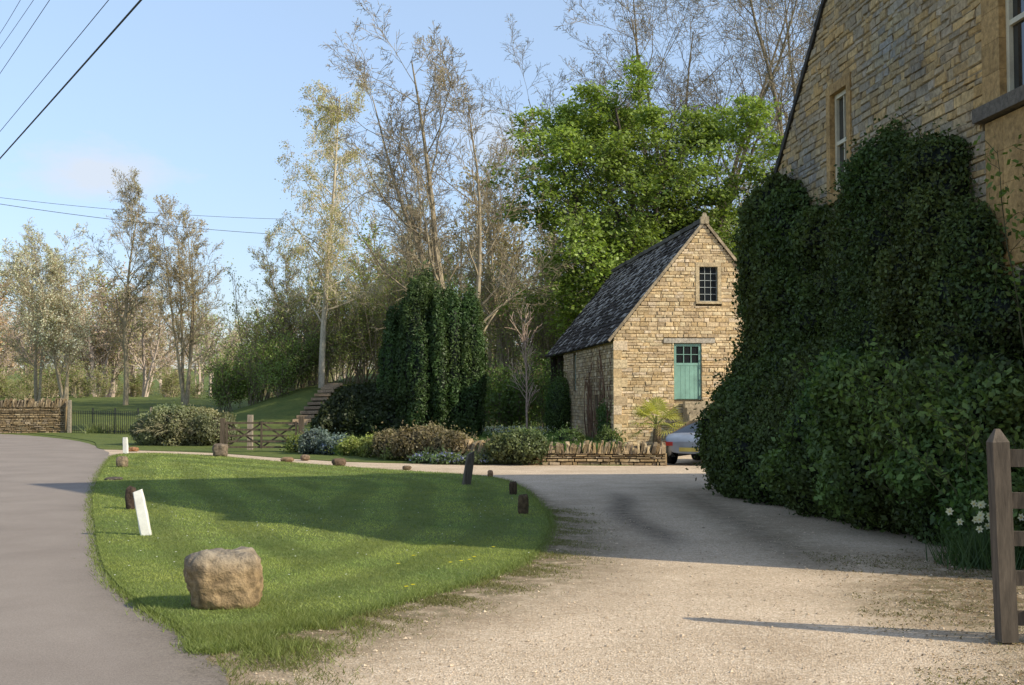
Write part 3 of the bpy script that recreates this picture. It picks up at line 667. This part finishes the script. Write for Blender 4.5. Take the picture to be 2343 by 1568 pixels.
V=[T((-1.64-.02*k,dy,zz)) for k in(0,1) for dy,zz in((-.25,.36),(.25,.36),(.25,.46),(-.25,.46))];A.add(V,BOXF,0,(.5,.42,.1))
A.build('lamps_and_plate',[paintM],parent=car)
# ================================================================= VEGETATION
def spec(k0,k1,k2,k3,ang=.5,lr=.34,w=.12,up=.07,t0=.22,sh=.55):
    return [dict(n=10,w=w*.4,up=up*.5,k=k0,t0=t0,ang=ang,lr=lr,rr=.45,s=8,sh=sh,tp=.88),dict(n=7,w=w,up=up,k=k1,t0=.18,ang=ang*1.05,lr=.45,rr=.5,s=4,sh=.45,tp=.85),dict(n=5,w=w*1.1,up=up,k=k2,t0=.12,ang=ang*1.1,lr=.52,rr=.6,s=3,sh=.4),dict(n=3,w=w*1.2,up=up*.7,k=k3,t0=.1,ang=ang*1.1,lr=.6,rr=.7,s=3),dict(n=2,w=w,up=0.,s=3)]
BK=(.30,.245,.165)
rg=np.random.default_rng(36);A=Acc();bx,by,bz=-2.3,54.,.0
D=[(-.04,0,1),(-.20,.05,1),(.05,-.05,1),(-.34,.1,1)];L=[16.8,14.5,14.8,10.5];R=[.24,.17,.17,.12]
P=np.array([(bx,by,bz)]*4)+np.array([[0,0,0],[-.2,0,2.],[.3,0,0],[-.15,0,3.0]])
o=grow(A,rg,P,D,L,R,spec(13,8,6,4,.68,.34,.12,.055,t0=.25,sh=.42),BK,rmin=.009)
tp=tips(o,rg,[4],1,.06);tp=tp[rg.random(len(tp))<.3];leaves(A,rg,tp,.065,(.42,.38,.2),1)
A.build('ash_tree',[barkM,leafM])
rg=np.random.default_rng(32);A=Acc();bx,by=-11.3,72.;bz=float(hgt(bx,by))-.1
sp=spec(38,8,6,4,.85,.26,.10,.0,t0=.2);sp[1]['up']=.0;sp[2]['up']=-.15;sp[3]['up']=-.4;sp[4]['up']=-.5;sp[0]['w']=.02;sp[0]['sh']=.5
o=grow(A,rg,[(bx,by,bz)],[(.0,0,1)],[17.6],[.2],sp,(.58,.50,.38),rmin=.010)
tp=tips(o,rg,[3,4],2,.15);leaves(A,rg,tp,.10,(.48,.45,.19),1)
A.build('birch_tree',[barkM,leafM])
def bare(name,x,y,H,seed,width=.42,leafc=None,leafn=.5,ls=.1,col=(.22,.18,.125),stems=1,k=(13,8,6,3),lr=.36,r=.2,sp_=.1,sh=.5,up=.05):
    rg=np.random.default_rng(seed);A=Acc();z=float(hgt(x,y))-.1
    P=[(x+rg.normal(0,.15)*(stems>1),y,z) for _ in range(stems)];D=[(rg.normal(0,sp_ if stems>1 else .02),rg.normal(0,sp_*.6),1) for _ in range(stems)]
    o=grow(A,rg,P,D,[H*rg.uniform(.85,1) if stems>1 else H*.96 for _ in range(stems)],[r]*stems,spec(*k,ang=width+.15,lr=lr,w=.12,up=up,sh=sh),col,rmin=.010)
    if leafc is not None:
        tp=tips(o,rg,[3,4],1,.1);tp=tp[rg.random(len(tp))<leafn];leaves(A,rg,tp,ls,leafc,1)
    return A.build(name,[barkM,leafM])
LB=(.38,.31,.21)
bare('bare_tree',-27.0,85,14.8,41,.5,(.46,.43,.22),.6,.09,k=(24,9,7,4),col=LB,lr=.32)
bare('budding_tree',-22.6,84,13.2,42,.42,(.50,.42,.22),.7,.10,stems=4,lr=.32,r=.13,col=LB)
bare('blossom_tree',-29.4,80,10.8,43,.55,(.72,.70,.55),.95,.13,stems=4,lr=.38,r=.12,sh=.3,col=LB)
bare('blossom_tree',-34.5,88,10.5,44,.55,(.52,.50,.28),.8,.13,stems=3,lr=.38,r=.12,sh=.3,col=LB)
bare('bare_tree',10.5,76,26.5,45,.6,(.30,.27,.13),.4,.09,stems=5,k=(13,8,6,4),lr=.38,r=.26,sp_=.32,sh=.3)
bare('bare_tree',18.2,73,28,46,.5,(.30,.27,.13),.4,.09,stems=3,k=(14,8,6,4),lr=.34,r=.26,sp_=.15,sh=.3)
bare('bare_tree',4.8,80,21,57,.55,(.30,.27,.13),.4,.09,stems=3,k=(12,8,6,3),lr=.38,r=.2,sp_=.2,sh=.4)
bare('bare_tree',-.2,70,13.0,47,.45,(.42,.38,.19),.6,.09,stems=3,k=(12,8,5,3),r=.11,col=LB)
bare('bare_tree',-6.6,74,11.5,48,.45,(.42,.42,.18),.8,.10,stems=3,k=(12,8,5,3),r=.11,col=LB)
bare('bare_tree',-14.2,78,9.8,49,.5,(.42,.43,.18),.8,.10,stems=3,k=(12,8,5,3),r=.10,col=LB)
rg=np.random.default_rng(50);A=Acc();o=grow(A,rg,[(.55,46,0)],[(.01,0,1)],[4.4],[.05],[dict(n=8,w=.03,up=.05,k=22,t0=.2,ang=.45,lr=.3,rr=.4,s=6,sh=.3),dict(n=4,w=.1,up=.1,k=5,t0=.2,ang=.5,lr=.5,rr=.6,s=3),dict(n=3,w=.1,up=0,s=3)],(.55,.40,.31),rmin=.008);A.build('young_birch',[barkM])
rg=np.random.default_rng(51);A=Acc();cx,cy=7.1,61.
D=[(0,0,1),(.36,.1,1),(-.38,-.1,1),(.05,-.3,1),(-.15,0,1)];L=[16.2,14,13.6,13.,14];R=[.35,.25,.25,.2,.2]
P=np.array([(cx,cy,0)]*5,float)+np.array([[0,0,0],[0,0,2.5],[0,0,2.],[0,0,2.5],[0,0,2.5]])
sp=[dict(n=8,w=.05,up=.04,k=17,t0=.10,ang=1.1,lr=.46,rr=.4,s=8,sh=.5,tp=.85),dict(n=6,w=.1,up=.02,k=10,t0=.2,ang=.75,lr=.42,rr=.5,s=5),dict(n=5,w=.12,up=-.05,k=5,t0=.25,ang=.7,lr=.5,rr=.5,s=3),dict(n=3,w=.1,up=-.1,s=3)]
o=grow(A,rg,P,D,L,R,sp,(.08,.065,.05),rmin=.012)
base=np.concatenate([o[3][0][:,-1],o[3][0][:,2],o[2][0][:,-1],o[2][0][:,3]])
br=rg.uniform(.75,1.3,(len(base),1))
allp=[];allc=[]
for k in range(9):
    off=rg.normal(0,1,(len(base),3))*np.array([.28,.28,.10]);allp.append(base+off);allc.append(br)
p_=np.concatenate(allp);b_=np.concatenate(allc)
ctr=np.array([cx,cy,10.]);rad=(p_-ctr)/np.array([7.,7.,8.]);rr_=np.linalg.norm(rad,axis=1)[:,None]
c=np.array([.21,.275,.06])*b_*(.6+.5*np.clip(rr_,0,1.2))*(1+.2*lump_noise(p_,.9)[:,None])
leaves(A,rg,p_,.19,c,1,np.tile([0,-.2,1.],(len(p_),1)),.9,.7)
A.build('horse_chestnut_tree',[barkM,leafM])
rg=np.random.default_rng(60);A=Acc()
def shrubs(A,rg,pts,Hs,col,leafcol,ls=.12,dens=2,spread=.2):
    P=[];D=[];L=[]
    for (x,y),H in zip(pts,Hs):
        z=float(hgt(x,y))
        for _ in range(5):P.append((x+rg.normal(0,.3),y+rg.normal(0,.3),z));D.append((rg.normal(0,.3),rg.normal(0,.3),1));L.append(H*rg.uniform(.7,1))
    o=grow(A,rg,P,D,L,np.array(L)*.008,[dict(n=5,w=.1,up=.1,k=7,t0=.15,ang=.6,lr=.45,rr=.5,s=4),dict(n=4,w=.15,up=.05,k=6,t0=.1,ang=.6,lr=.5,rr=.5,s=3),dict(n=3,w=.15,up=.0,k=3,t0=.1,ang=.6,lr=.6,rr=.5,s=3),dict(n=2,w=.1,up=0,s=3)],col,rmin=.010)
    tp=tips(o,rg,[2,3],dens,spread);lc=np.array(leafcol)
    cc=lc[None]*(1+.4*lump_noise(tp,.8)[:,None]);leaves(A,rg,tp,ls,np.maximum(cc,.01),1)
n=28;pts=np.stack([rg.uniform(-16.5,-4,n),rg.uniform(74,84,n)],-1);shrubs(A,rg,pts,rg.uniform(4.0,9,n),(.28,.23,.16),(.34,.38,.12),ls=.13,dens=2)
n=12;pts=np.stack([rg.uniform(-17.5,-12.5,n),rg.uniform(70,74,n)],-1);shrubs(A,rg,pts,rg.uniform(2.0,3.8,n),(.18,.15,.1),(.21,.28,.08),dens=2)
n=22;pts=np.stack([rg.uniform(-5,10,n),rg.uniform(66,76,n)],-1);shrubs(A,rg,pts,rg.uniform(4.5,8.5,n),(.26,.21,.15),(.28,.33,.10),dens=2)
n=14;pts=np.stack([rg.uniform(-7,3,n),rg.uniform(48,60,n)],-1);shrubs(A,rg,pts,rg.uniform(1.5,3.2,n),(.14,.11,.08),(.13,.19,.05),dens=3)
A.build('thicket',[barkM,leafM])
def proto(seed,leafc,dn=1):
    rg=np.random.default_rng(seed);A=Acc()
    o=grow(A,rg,[(0,0,0),(.2,0,0)],[(0,0,1),(.15,.1,1)],[10,8.5],[.13,.1],[dict(n=6,w=.06,up=.06,k=14,t0=.2,ang=.55,lr=.34,rr=.45,s=4),dict(n=4,w=.14,up=.06,k=8,t0=.15,ang=.6,lr=.45,rr=.5,s=3),dict(n=3,w=.15,up=.03,k=4,t0=.15,ang=.6,lr=.5,rr=.6,s=3),dict(n=2,w=.15,up=.0,s=3)],(.42,.34,.25),rmin=.018)
    tp=tips(o,rg,[2,3],dn,.25);leaves(A,rg,tp,.2,leafc,1);return A
protos=[proto(71,(.48,.40,.23)),proto(72,(.42,.43,.18)),proto(73,(.52,.39,.25)),proto(74,(.33,.39,.14))]
def inst(dst,pr,x,y,z,s,rot,tint,wide=1.):
    ca,sa=math.cos(rot)*s*wide,math.sin(rot)*s*wide
    off=0
    for V,Fc,Mm,C in zip(pr.V,pr.F,pr.M,pr.C):
        W=np.stack([V[:,0]*ca-V[:,1]*sa+x,V[:,0]*sa+V[:,1]*ca+y,V[:,2]*s+z],-1)
        dst.add(W,Fc-off,0,C*np.array(tint));dst.M[-1]=Mm.copy();off+=len(V)
A=Acc();rg=np.random.default_rng(75)
for i in range(95):
    y=rg.uniform(110,200);x=rg.uniform(-.62,.05)*y;H=rg.uniform(7.,11.);haze=1.05+.35*(y-100)/90  # distance haze painted into the tree colours, paler and bluer farther off
    inst(A,protos[rg.integers(4)],x,y,float(hgt(x,y)),H/10,rg.uniform(0,6.3),(haze,haze,haze*1.15),1.5)
for i in range(9):
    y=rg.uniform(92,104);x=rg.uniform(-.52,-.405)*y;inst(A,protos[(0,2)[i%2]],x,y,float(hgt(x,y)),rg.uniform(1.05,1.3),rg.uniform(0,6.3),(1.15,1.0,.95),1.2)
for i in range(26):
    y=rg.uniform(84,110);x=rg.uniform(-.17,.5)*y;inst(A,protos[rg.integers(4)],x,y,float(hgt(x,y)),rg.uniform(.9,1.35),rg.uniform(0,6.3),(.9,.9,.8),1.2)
A.build('distant_woodland',[barkM,leafM])
A=Acc()
for i in range(120):
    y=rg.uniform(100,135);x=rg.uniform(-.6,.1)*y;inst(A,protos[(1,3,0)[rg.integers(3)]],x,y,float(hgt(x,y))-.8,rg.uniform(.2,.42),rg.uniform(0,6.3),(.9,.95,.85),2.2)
A.build('distant_hedgerow',[barkM,leafM])
rg=np.random.default_rng(80);A=Acc();E=[]
for i in range(54):
    a=rg.uniform(0,6.283);r=math.sqrt(rg.uniform(0,1));x=-2.62+1.6*r*math.cos(a);y=42+1.4*r*math.sin(a)
    top=5.5-1.0*r**2+rg.normal(0,.33)-(.45 if x<-3.7 else 0)
    E.append((x,y,top*.5,.34*rg.uniform(.7,1.35),.38,top*.5))
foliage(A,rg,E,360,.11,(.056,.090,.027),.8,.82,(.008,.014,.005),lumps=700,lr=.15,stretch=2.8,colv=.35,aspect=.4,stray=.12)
A.build('irish_yew_tree',[barkM,leafD])
rg=np.random.default_rng(81);A=Acc()
E=[(-5.3,42.5,.8,1.3,1.,1.15),(-4.2,42,.7,1.1,.9,1.0),(-4.8,43,1.4,.9,.9,.75),(-6.1,42.3,.5,.7,.6,.6)]
foliage(A,rg,E,380,.12,(.038,.050,.019),.9,.85,(.006,.011,.005),lumps=160,lr=.32,stray=.1);A.build('dark_juniper_bush',[barkM,leafD])
rg=np.random.default_rng(82);A=Acc()
E=[(-11.3,41.4,.55,1.25,.8,.8),(-10.3,41.2,.5,.9,.7,.65),(-12.2,41.8,.4,.8,.7,.55)]
foliage(A,rg,E,420,.08,(.22,.225,.12),.9,.85,(.06,.05,.03),lumps=110,lr=.25,stray=.12)
n=190;d=nrmz(np.abs(rg.normal(0,1,(n,3)))*np.where(rg.random((n,3))<.5,-1,1));d[:,2]=np.abs(d[:,2])*.6+.3
grow(A,rg,np.array([-11.2,41.4,.3])+d*np.array([1.1,.6,.5]),d,np.full(n,.6),np.full(n,.01),[dict(n=4,w=.15,up=-.12,k=5,t0=.1,ang=.5,lr=.4,rr=.6,s=3),dict(n=2,w=.1,up=-.1,s=3)],(.26,.24,.15),rmin=.007)
A.build('cotoneaster_bush',[barkM,leafM])
wallx=lambda y:6.74-.09*y
def climber(name,seed,y0,y1,dens,size,col,r0=.42,lumps=500,zlo=.35):
    rg=np.random.default_rng(seed);A=Acc();E=[];y=y0
    TY=[13,13.5,14,14.4,14.9,15.5,16.5,17.5,18,18.4,18.8,19.3,20,21,22.3,22.8,23.2];TZ=[2.5,3.1,3.8,4.3,4.85,5.0,5.05,4.8,4.6,4.35,4.5,4.9,5.15,5.4,5.5,4.7,3.2]
    LY=[13,14.4,16.3,18,20.2,22,22.6,23.1];LT=[.5,.9,1.2,1.25,1.45,1.35,1.0,.6]
    HY=[13,14,15,16.5,17.6,18.2,18.55,19.,20,21.5,22.3,22.8,23.2];HT=[.3,.45,.6,.62,.5,.3,.12,.4,.6,.66,.5,.3,.15]
    while y<y1:
        top=np.interp(y,TY,TZ)+rg.normal(0,.16);z=zlo
        while z<top-.1:
            lo=np.interp(y,LY,LT);hi=np.interp(y,HY,HT);f=float(ss(1.0,2.6,np.array(z)));Tk=(lo*(1-f)+hi*f)*rg.uniform(.72,1.15)
            rx=min(max(Tk*.8,.18),r0*1.1);ry=r0*rg.uniform(.75,1.25);rz=r0*rg.uniform(.8,1.4)
            z_=max(top-rz,.3) if z+rz>top else z
            E.append((wallx(y)-Tk+rx,y+rg.normal(0,.12),z_,rx,ry,rz))
            if Tk>.95: E.append((wallx(y)-Tk*.45,y,z_,.45,.45,.45))
            z+=r0*1.0
        y+=r0*.9
    E0=np.array(E)
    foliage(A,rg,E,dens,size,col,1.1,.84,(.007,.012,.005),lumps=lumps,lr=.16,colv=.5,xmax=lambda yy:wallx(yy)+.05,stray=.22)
    n=190;i=rg.integers(0,len(E0),n);d=nrmz(rg.normal(0,1,(n,3)));d[:,0]=-np.abs(d[:,0])*.6;d[:,2]=np.abs(d[:,2])*.8+.1;d=nrmz(d)
    o=grow(A,rg,E0[i,:3]+E0[i,3:]*d*.9,d,rg.uniform(.2,.5,n),np.full(n,.005),[dict(n=4,w=.15,up=.02,k=4,t0=.1,ang=.6,lr=.5,rr=.6,s=3),dict(n=2,w=.1,up=0,s=3)],(.07,.07,.035),rmin=.004)
    tp=tips(o,rg,[0,1],3,.03);tp=tp[tp[:,0]<wallx(tp[:,1])-.02];leaves(A,rg,tp,size,np.array(col)*1.3,1)
    A.build(name,[barkM,leafD])
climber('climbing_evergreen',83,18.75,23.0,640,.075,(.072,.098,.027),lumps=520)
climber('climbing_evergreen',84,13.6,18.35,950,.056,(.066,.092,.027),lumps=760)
rg=np.random.default_rng(85);A=Acc()
E=[(4.35,18.9,.85,.62,.8,.9),(4.5,17.7,.75,.6,.7,.8),(3.9,20.4,.85,.5,.8,.95),(4.3,19.6,.6,.6,.6,.7)]
foliage(A,rg,E,1300,.06,(.074,.107,.032),.8,.9,(.008,.013,.005),lumps=300,lr=.13,stray=.1);A.build('clipped_hedge',[barkM,leafD])
rg=np.random.default_rng(86);A=Acc();E=[]
for i in range(34):
    y=rg.uniform(12.3,17.4);tk=np.interp(y,[12.3,14.4,17.4],[.5,1.15,1.35]);z=rg.uniform(.3,1.75)
    E.append((wallx(y)-tk*rg.uniform(.45,.95)+.1*z,y,z,.36*rg.uniform(.7,1.3),.4,.36*rg.uniform(.7,1.3)))
foliage(A,rg,E,850,.08,(.095,.142,.042),1.1,.8,(.008,.013,.005),lumps=300,lr=.22,colv=.5,xmax=lambda yy:wallx(yy)+.05,stray=.3)
n=110;yy=rg.uniform(12.2,17.3,n);st=np.stack([wallx(yy)-rg.uniform(.5,1.3,n),yy,rg.uniform(.6,1.8,n)],-1);d=rg.normal(0,.5,(n,3));d[:,2]=1;d[:,0]-=.5
o=grow(A,rg,st,d,rg.uniform(.3,.8,n),np.full(n,.006),[dict(n=5,w=.12,up=-.05,k=4,t0=.2,ang=.6,lr=.4,rr=.6,s=3),dict(n=2,w=.1,up=0,s=3)],(.06,.07,.03),rmin=.004);leaves(A,rg,tips(o,rg,[0,1],3,.04),.075,(.15,.22,.06),1)
st=np.array([[5.45,12.9,2.2],[5.5,12.8,2.0],[5.55,12.7,2.4]]);o=grow(A,rg,st,[(-.1,0,1)]*3,[2.2,2.4,2.],[.012]*3,[dict(n=8,w=.08,up=.1,k=10,t0=.1,ang=.8,lr=.18,rr=.6,s=4),dict(n=3,w=.1,up=0,s=3)],(.06,.06,.03),rmin=.004);leaves(A,rg,tips(o,rg,[0,1],10,.08),.08,(.12,.18,.045),1)
A.build('flowering_shrub',[barkM,leafM])
rg=np.random.default_rng(87);A=Acc();n=900
q=np.stack([rg.normal(4.75,.2,n),rg.normal(12.2,.2,n)],-1);blades(A,rg,q,.0,.38,.014,(.07,.115,.04),.35)
for i in range(34):
    x,y,z=rg.normal(4.72,.17),rg.normal(12.15,.15),rg.uniform(.38,.62)
    for k in range(6):
        a=k*math.pi/3+rg.uniform(0,.3);d=np.array([math.cos(a),-.35,math.sin(a)]);e=np.array([-math.sin(a),0,math.cos(a)]);c0=np.array([x,y,z])
        A.add([c0,c0+d*.022+e*.012,c0+d*.042,c0+d*.022-e*.012],[(0,1,2,3)],0,(.72,.70,.55))
    V=SV*.010+np.array([x,y-.012,z]);A.add(V,SF,0,(.65,.55,.25))
A.build('white_narcissus',[leafM])
rg=np.random.default_rng(88);A=Acc();n=9000
x=rg.uniform(2.2,5.2,n);y=rg.uniform(6.5,13.2,n);k=(rg.random(n)<np.clip((x-2.2-.12*(y-7))/1.6,0,1));p=np.stack([x,y,np.full(n,.016)],-1)[k]
leaves(A,rg,p,.026,(.22,.15,.085),0,np.tile([0,0,1.],(len(p),1)),.35,.6,.6);A.build('leaf_litter',[leafM])
rg=np.random.default_rng(89);A=Acc();n=17000
x=rg.uniform(2.2,5.2,n);y=rg.uniform(7,13.5,n);q=np.stack([x,y],-1);k=(rg.random(n)<np.clip(.2+.9*lump_noise(np.c_[q,x*0],2.6)+.5*lump_noise(np.c_[q,x*0],9.),0,1))&(x>2.4+.12*(y-7));blades(A,rg,q[k],.006,.016,.012,(.15,.14,.05),1.2);A.build('moss',[leafM])
rg=np.random.default_rng(90)
def lowshrub(name,E,col,size=.07,dens=600,core=None,l=60,lr=.14,fl_=None,mat=leafM):
    A=Acc();foliage(A,rg,E,dens,size,col,1.,.8,core or tuple(np.array(col)*.3),lumps=l,lr=lr,colv=.45,stray=.3)
    if fl_ is not None:
        n=260;e=np.array(E);i=rg.integers(0,len(e),n);d=nrmz(rg.normal(0,1,(n,3)));d[:,2]=np.abs(d[:,2]);leaves(A,rg,e[i,:3]+e[i,3:]*d*1.05,.07,fl_,1)
    n=60;e=np.array(E);i=rg.integers(0,len(e),n);d=nrmz(rg.normal(0,1,(n,3)));d[:,2]=np.abs(d[:,2])+.3
    grow(A,rg,e[i,:3]+e[i,3:]*nrmz(d)*.8,d,rg.uniform(.1,.3,n),np.full(n,.006),[dict(n=3,w=.2,up=0,k=3,t0=.1,ang=.5,lr=.6,rr=.7,s=3),dict(n=2,w=.1,up=0,s=3)],tuple(np.array(col)*.9),rmin=.006)
    return A.build(name,[barkM,mat])
lowshrub('brown_heather_bush',[(-2.3,31.5,.45,.8,.5,.45),(-1.5,30.9,.35,.6,.45,.4),(-3.2,32.5,.35,.5,.5,.35)],(.20,.17,.095),l=90)
lowshrub('rosemary_bush',[(.3,29.8,.42,.6,.45,.42),(-.2,30.0,.35,.4,.4,.32)],(.13,.16,.07),l=90,lr=.12)
lowshrub('lavender_plant',[(-5.6,35.2,.25,.5,.4,.4),(-5.0,34.8,.2,.45,.4,.3)],(.13,.17,.15),fl_=(.25,.3,.45))
lowshrub('perennial_plants',[(-4.4,34.4,.15,.6,.4,.3),(-3.7,33.4,.18,.5,.4,.34),(-6.2,36.2,.2,.5,.4,.3),(-3.0,32.0,.12,.4,.3,.25)],(.20,.24,.07),l=90)
lowshrub('aubrieta_plants',[(-2.2,30.5,.08,.35,.25,.18),(-.9,29.9,.08,.5,.2,.16),(-1.6,30.1,.08,.4,.25,.2)],(.13,.18,.08),size=.06,fl_=(.25,.27,.50),l=30,lr=.08)
lowshrub('ivy_bush',[(1.7,36.4,.3,.5,.5,.4),(2.9,36.3,.25,.4,.4,.4),(3.0,38.6,.5,.25,1.2,1.0),(1.9,47,1.0,.6,1.5,1.4)],(.09,.135,.04))
A=Acc();n=26000;q=np.stack([rg.uniform(-5,3,n),rg.uniform(34,47,n)],-1);blades(A,rg,q,.02,.32,.035,(.12,.19,.05),.5)
n=900;p_=np.stack([rg.normal(-.3,1.2,n),rg.uniform(43,47,n),rg.uniform(.3,.55,n)],-1);leaves(A,rg,p_,.06,(.7,.7,.62),0)
n=5000;q=np.stack([rg.uniform(-19,-13,n),rg.uniform(54,57,n)],-1);blades(A,rg,q,.02,.4,.04,(.22,.25,.10),.5)
A.build('flower_bed',[leafM])
A=Acc();rg=np.random.default_rng(91);pb=np.array([3.95,33.2,0])
polytube(A,np.array([[pb,pb+[0,0,.5],pb+[0.02,0,.95]]]),np.array([[.11,.12,.10]]),10,0,(.16,.11,.07))
for i in range(22):
    a=i*2.4;el=rg.uniform(-.35,1.3);d=np.array([math.cos(a)*math.cos(el),math.sin(a)*math.cos(el),math.sin(el)]);p0=pb+np.array([0,0,.9]);Ls=rg.uniform(.4,.6);p1=p0+d*Ls-np.array([0,0,.04])
    polytube(A,np.array([[p0,(p0+p1)/2+[0,0,.02],p1]]),np.array([[.014,.01,.008]]),4,1,(.22,.24,.07))
    s=nrmz(np.cross(d,[0,0,1.]));up_=np.cross(s,d);c=np.array([.42,.40,.11])*rg.uniform(.7,1.25)
    for k in np.linspace(-1.9,1.9,18):
        dd=nrmz(d*math.cos(k)+s*math.sin(k)*.95+up_*.12*math.cos(k*3));w=nrmz(np.cross(dd,up_))*.017;L_=.5*(1-.12*abs(k));tip=p1+dd*L_-np.array([0,0,.12*L_+.05]);mid=p1+dd*L_*.55
        A.add([p1,mid+w,tip,mid-w],[(0,1,2,3)],1,c)
A.build('fan_palm',[barkM,leafM])
# ================================================================= light, sky, camera
el=math.radians(33);b_=math.radians(25)
s=Vector((math.cos(el)*math.cos(b_),-math.cos(el)*math.sin(b_),math.sin(el)))
ld=bpy.data.lights.new('sun','SUN');ld.energy=5.;ld.angle=math.radians(.53);ld.color=(1,.91,.72);lo=bpy.data.objects.new('sun',ld);lo.rotation_euler=s.to_track_quat('Z','Y').to_euler();lo.location=(30,-15,30);sc.collection.objects.link(lo)
w=bpy.data.worlds.new('World');sc.world=w;w.use_nodes=True;nt=w.node_tree
for n in list(nt.nodes):nt.nodes.remove(n)
o=nd(nt,'ShaderNodeOutputWorld');bg=nd(nt,'ShaderNodeBackground');bg.inputs[1].default_value=.15
sky=nd(nt,'ShaderNodeTexSky',sky_type='NISHITA',sun_disc=False,sun_elevation=el,sun_rotation=math.radians(115),air_density=1.,dust_density=.4,ozone_density=1.5)
tc=nd(nt,'ShaderNodeTexCoord');g=tc.outputs['Generated']
def cloud(cx,cz,sx_,sz_,seed,amt):
    mp=nd(nt,'ShaderNodeMapping');L=math.sqrt(1+cx*cx+cz*cz);cxx,cy_,czz=cx/L,1/L,cz/L
    mp.inputs['Scale'].default_value=(1/sx_,.6,1/sz_);mp.inputs['Location'].default_value=(-cxx/sx_,-cy_*.6,-czz/sz_)
    nt.links.new(g,mp.inputs['Vector']);ln=nd(nt,'ShaderNodeVectorMath',operation='LENGTH');nt.links.new(mp.outputs[0],ln.inputs[0])
    mp2=nd(nt,'ShaderNodeMapping');mp2.inputs['Scale'].default_value=(10,10,22);mp2.inputs['Location'].default_value=(seed,0,0);nt.links.new(g,mp2.inputs['Vector'])
    nn=noise(nt,mp2.outputs[0],2.2,7,.6)
    v=math_(nt,'SUBTRACT',math_(nt,'ADD',1.,math_(nt,'MULTIPLY',nn,1.6)),math_(nt,'ADD',ln.outputs['Value'],.75))
    r=ramp(nt,v,[(.0,0.),(.8,1.)]);return math_(nt,'MULTIPLY',r,amt)
m1=cloud(-.345,.185,.062,.025,3.,.8);m2=cloud(-.005,.21,.05,.03,8.,.5)
mm=math_(nt,'MAXIMUM',m1,m2)
sx3=nd(nt,'ShaderNodeSeparateXYZ');nt.links.new(g,sx3.inputs[0])
c=mix(nt,1.,sky.outputs[0],(1.3,1.3,1.34),'MULTIPLY')
c=mix(nt,1.,c,ramp(nt,sx3.outputs['Z'],[(0.,(.46,.49,.62)),(.14,(.68,.71,.80)),(.32,(1.,1.,1.))]),'MULTIPLY')
c=mix(nt,1.,c,(1.0,.98,.80),'ADD')
c=mix(nt,mm,c,(5.1,5.45,6.0))
nt.links.new(c,bg.inputs[0]);nt.links.new(bg.outputs[0],o.inputs[0])
cd=bpy.data.cameras.new('camera');cd.sensor_width=36;cd.lens=42.7;cd.clip_end=3000;cam=bpy.data.objects.new('camera',cd);cam.location=(0,0,1.7);cam.rotation_euler=(math.radians(92.5),0,0);sc.collection.objects.link(cam);sc.camera=cam
sc.view_settings.view_transform='Standard';sc.view_settings.look='None';sc.view_settings.exposure=0
print('FACES',sum(len(o.data.polygons) for o in sc.objects if o.type=='MESH'))
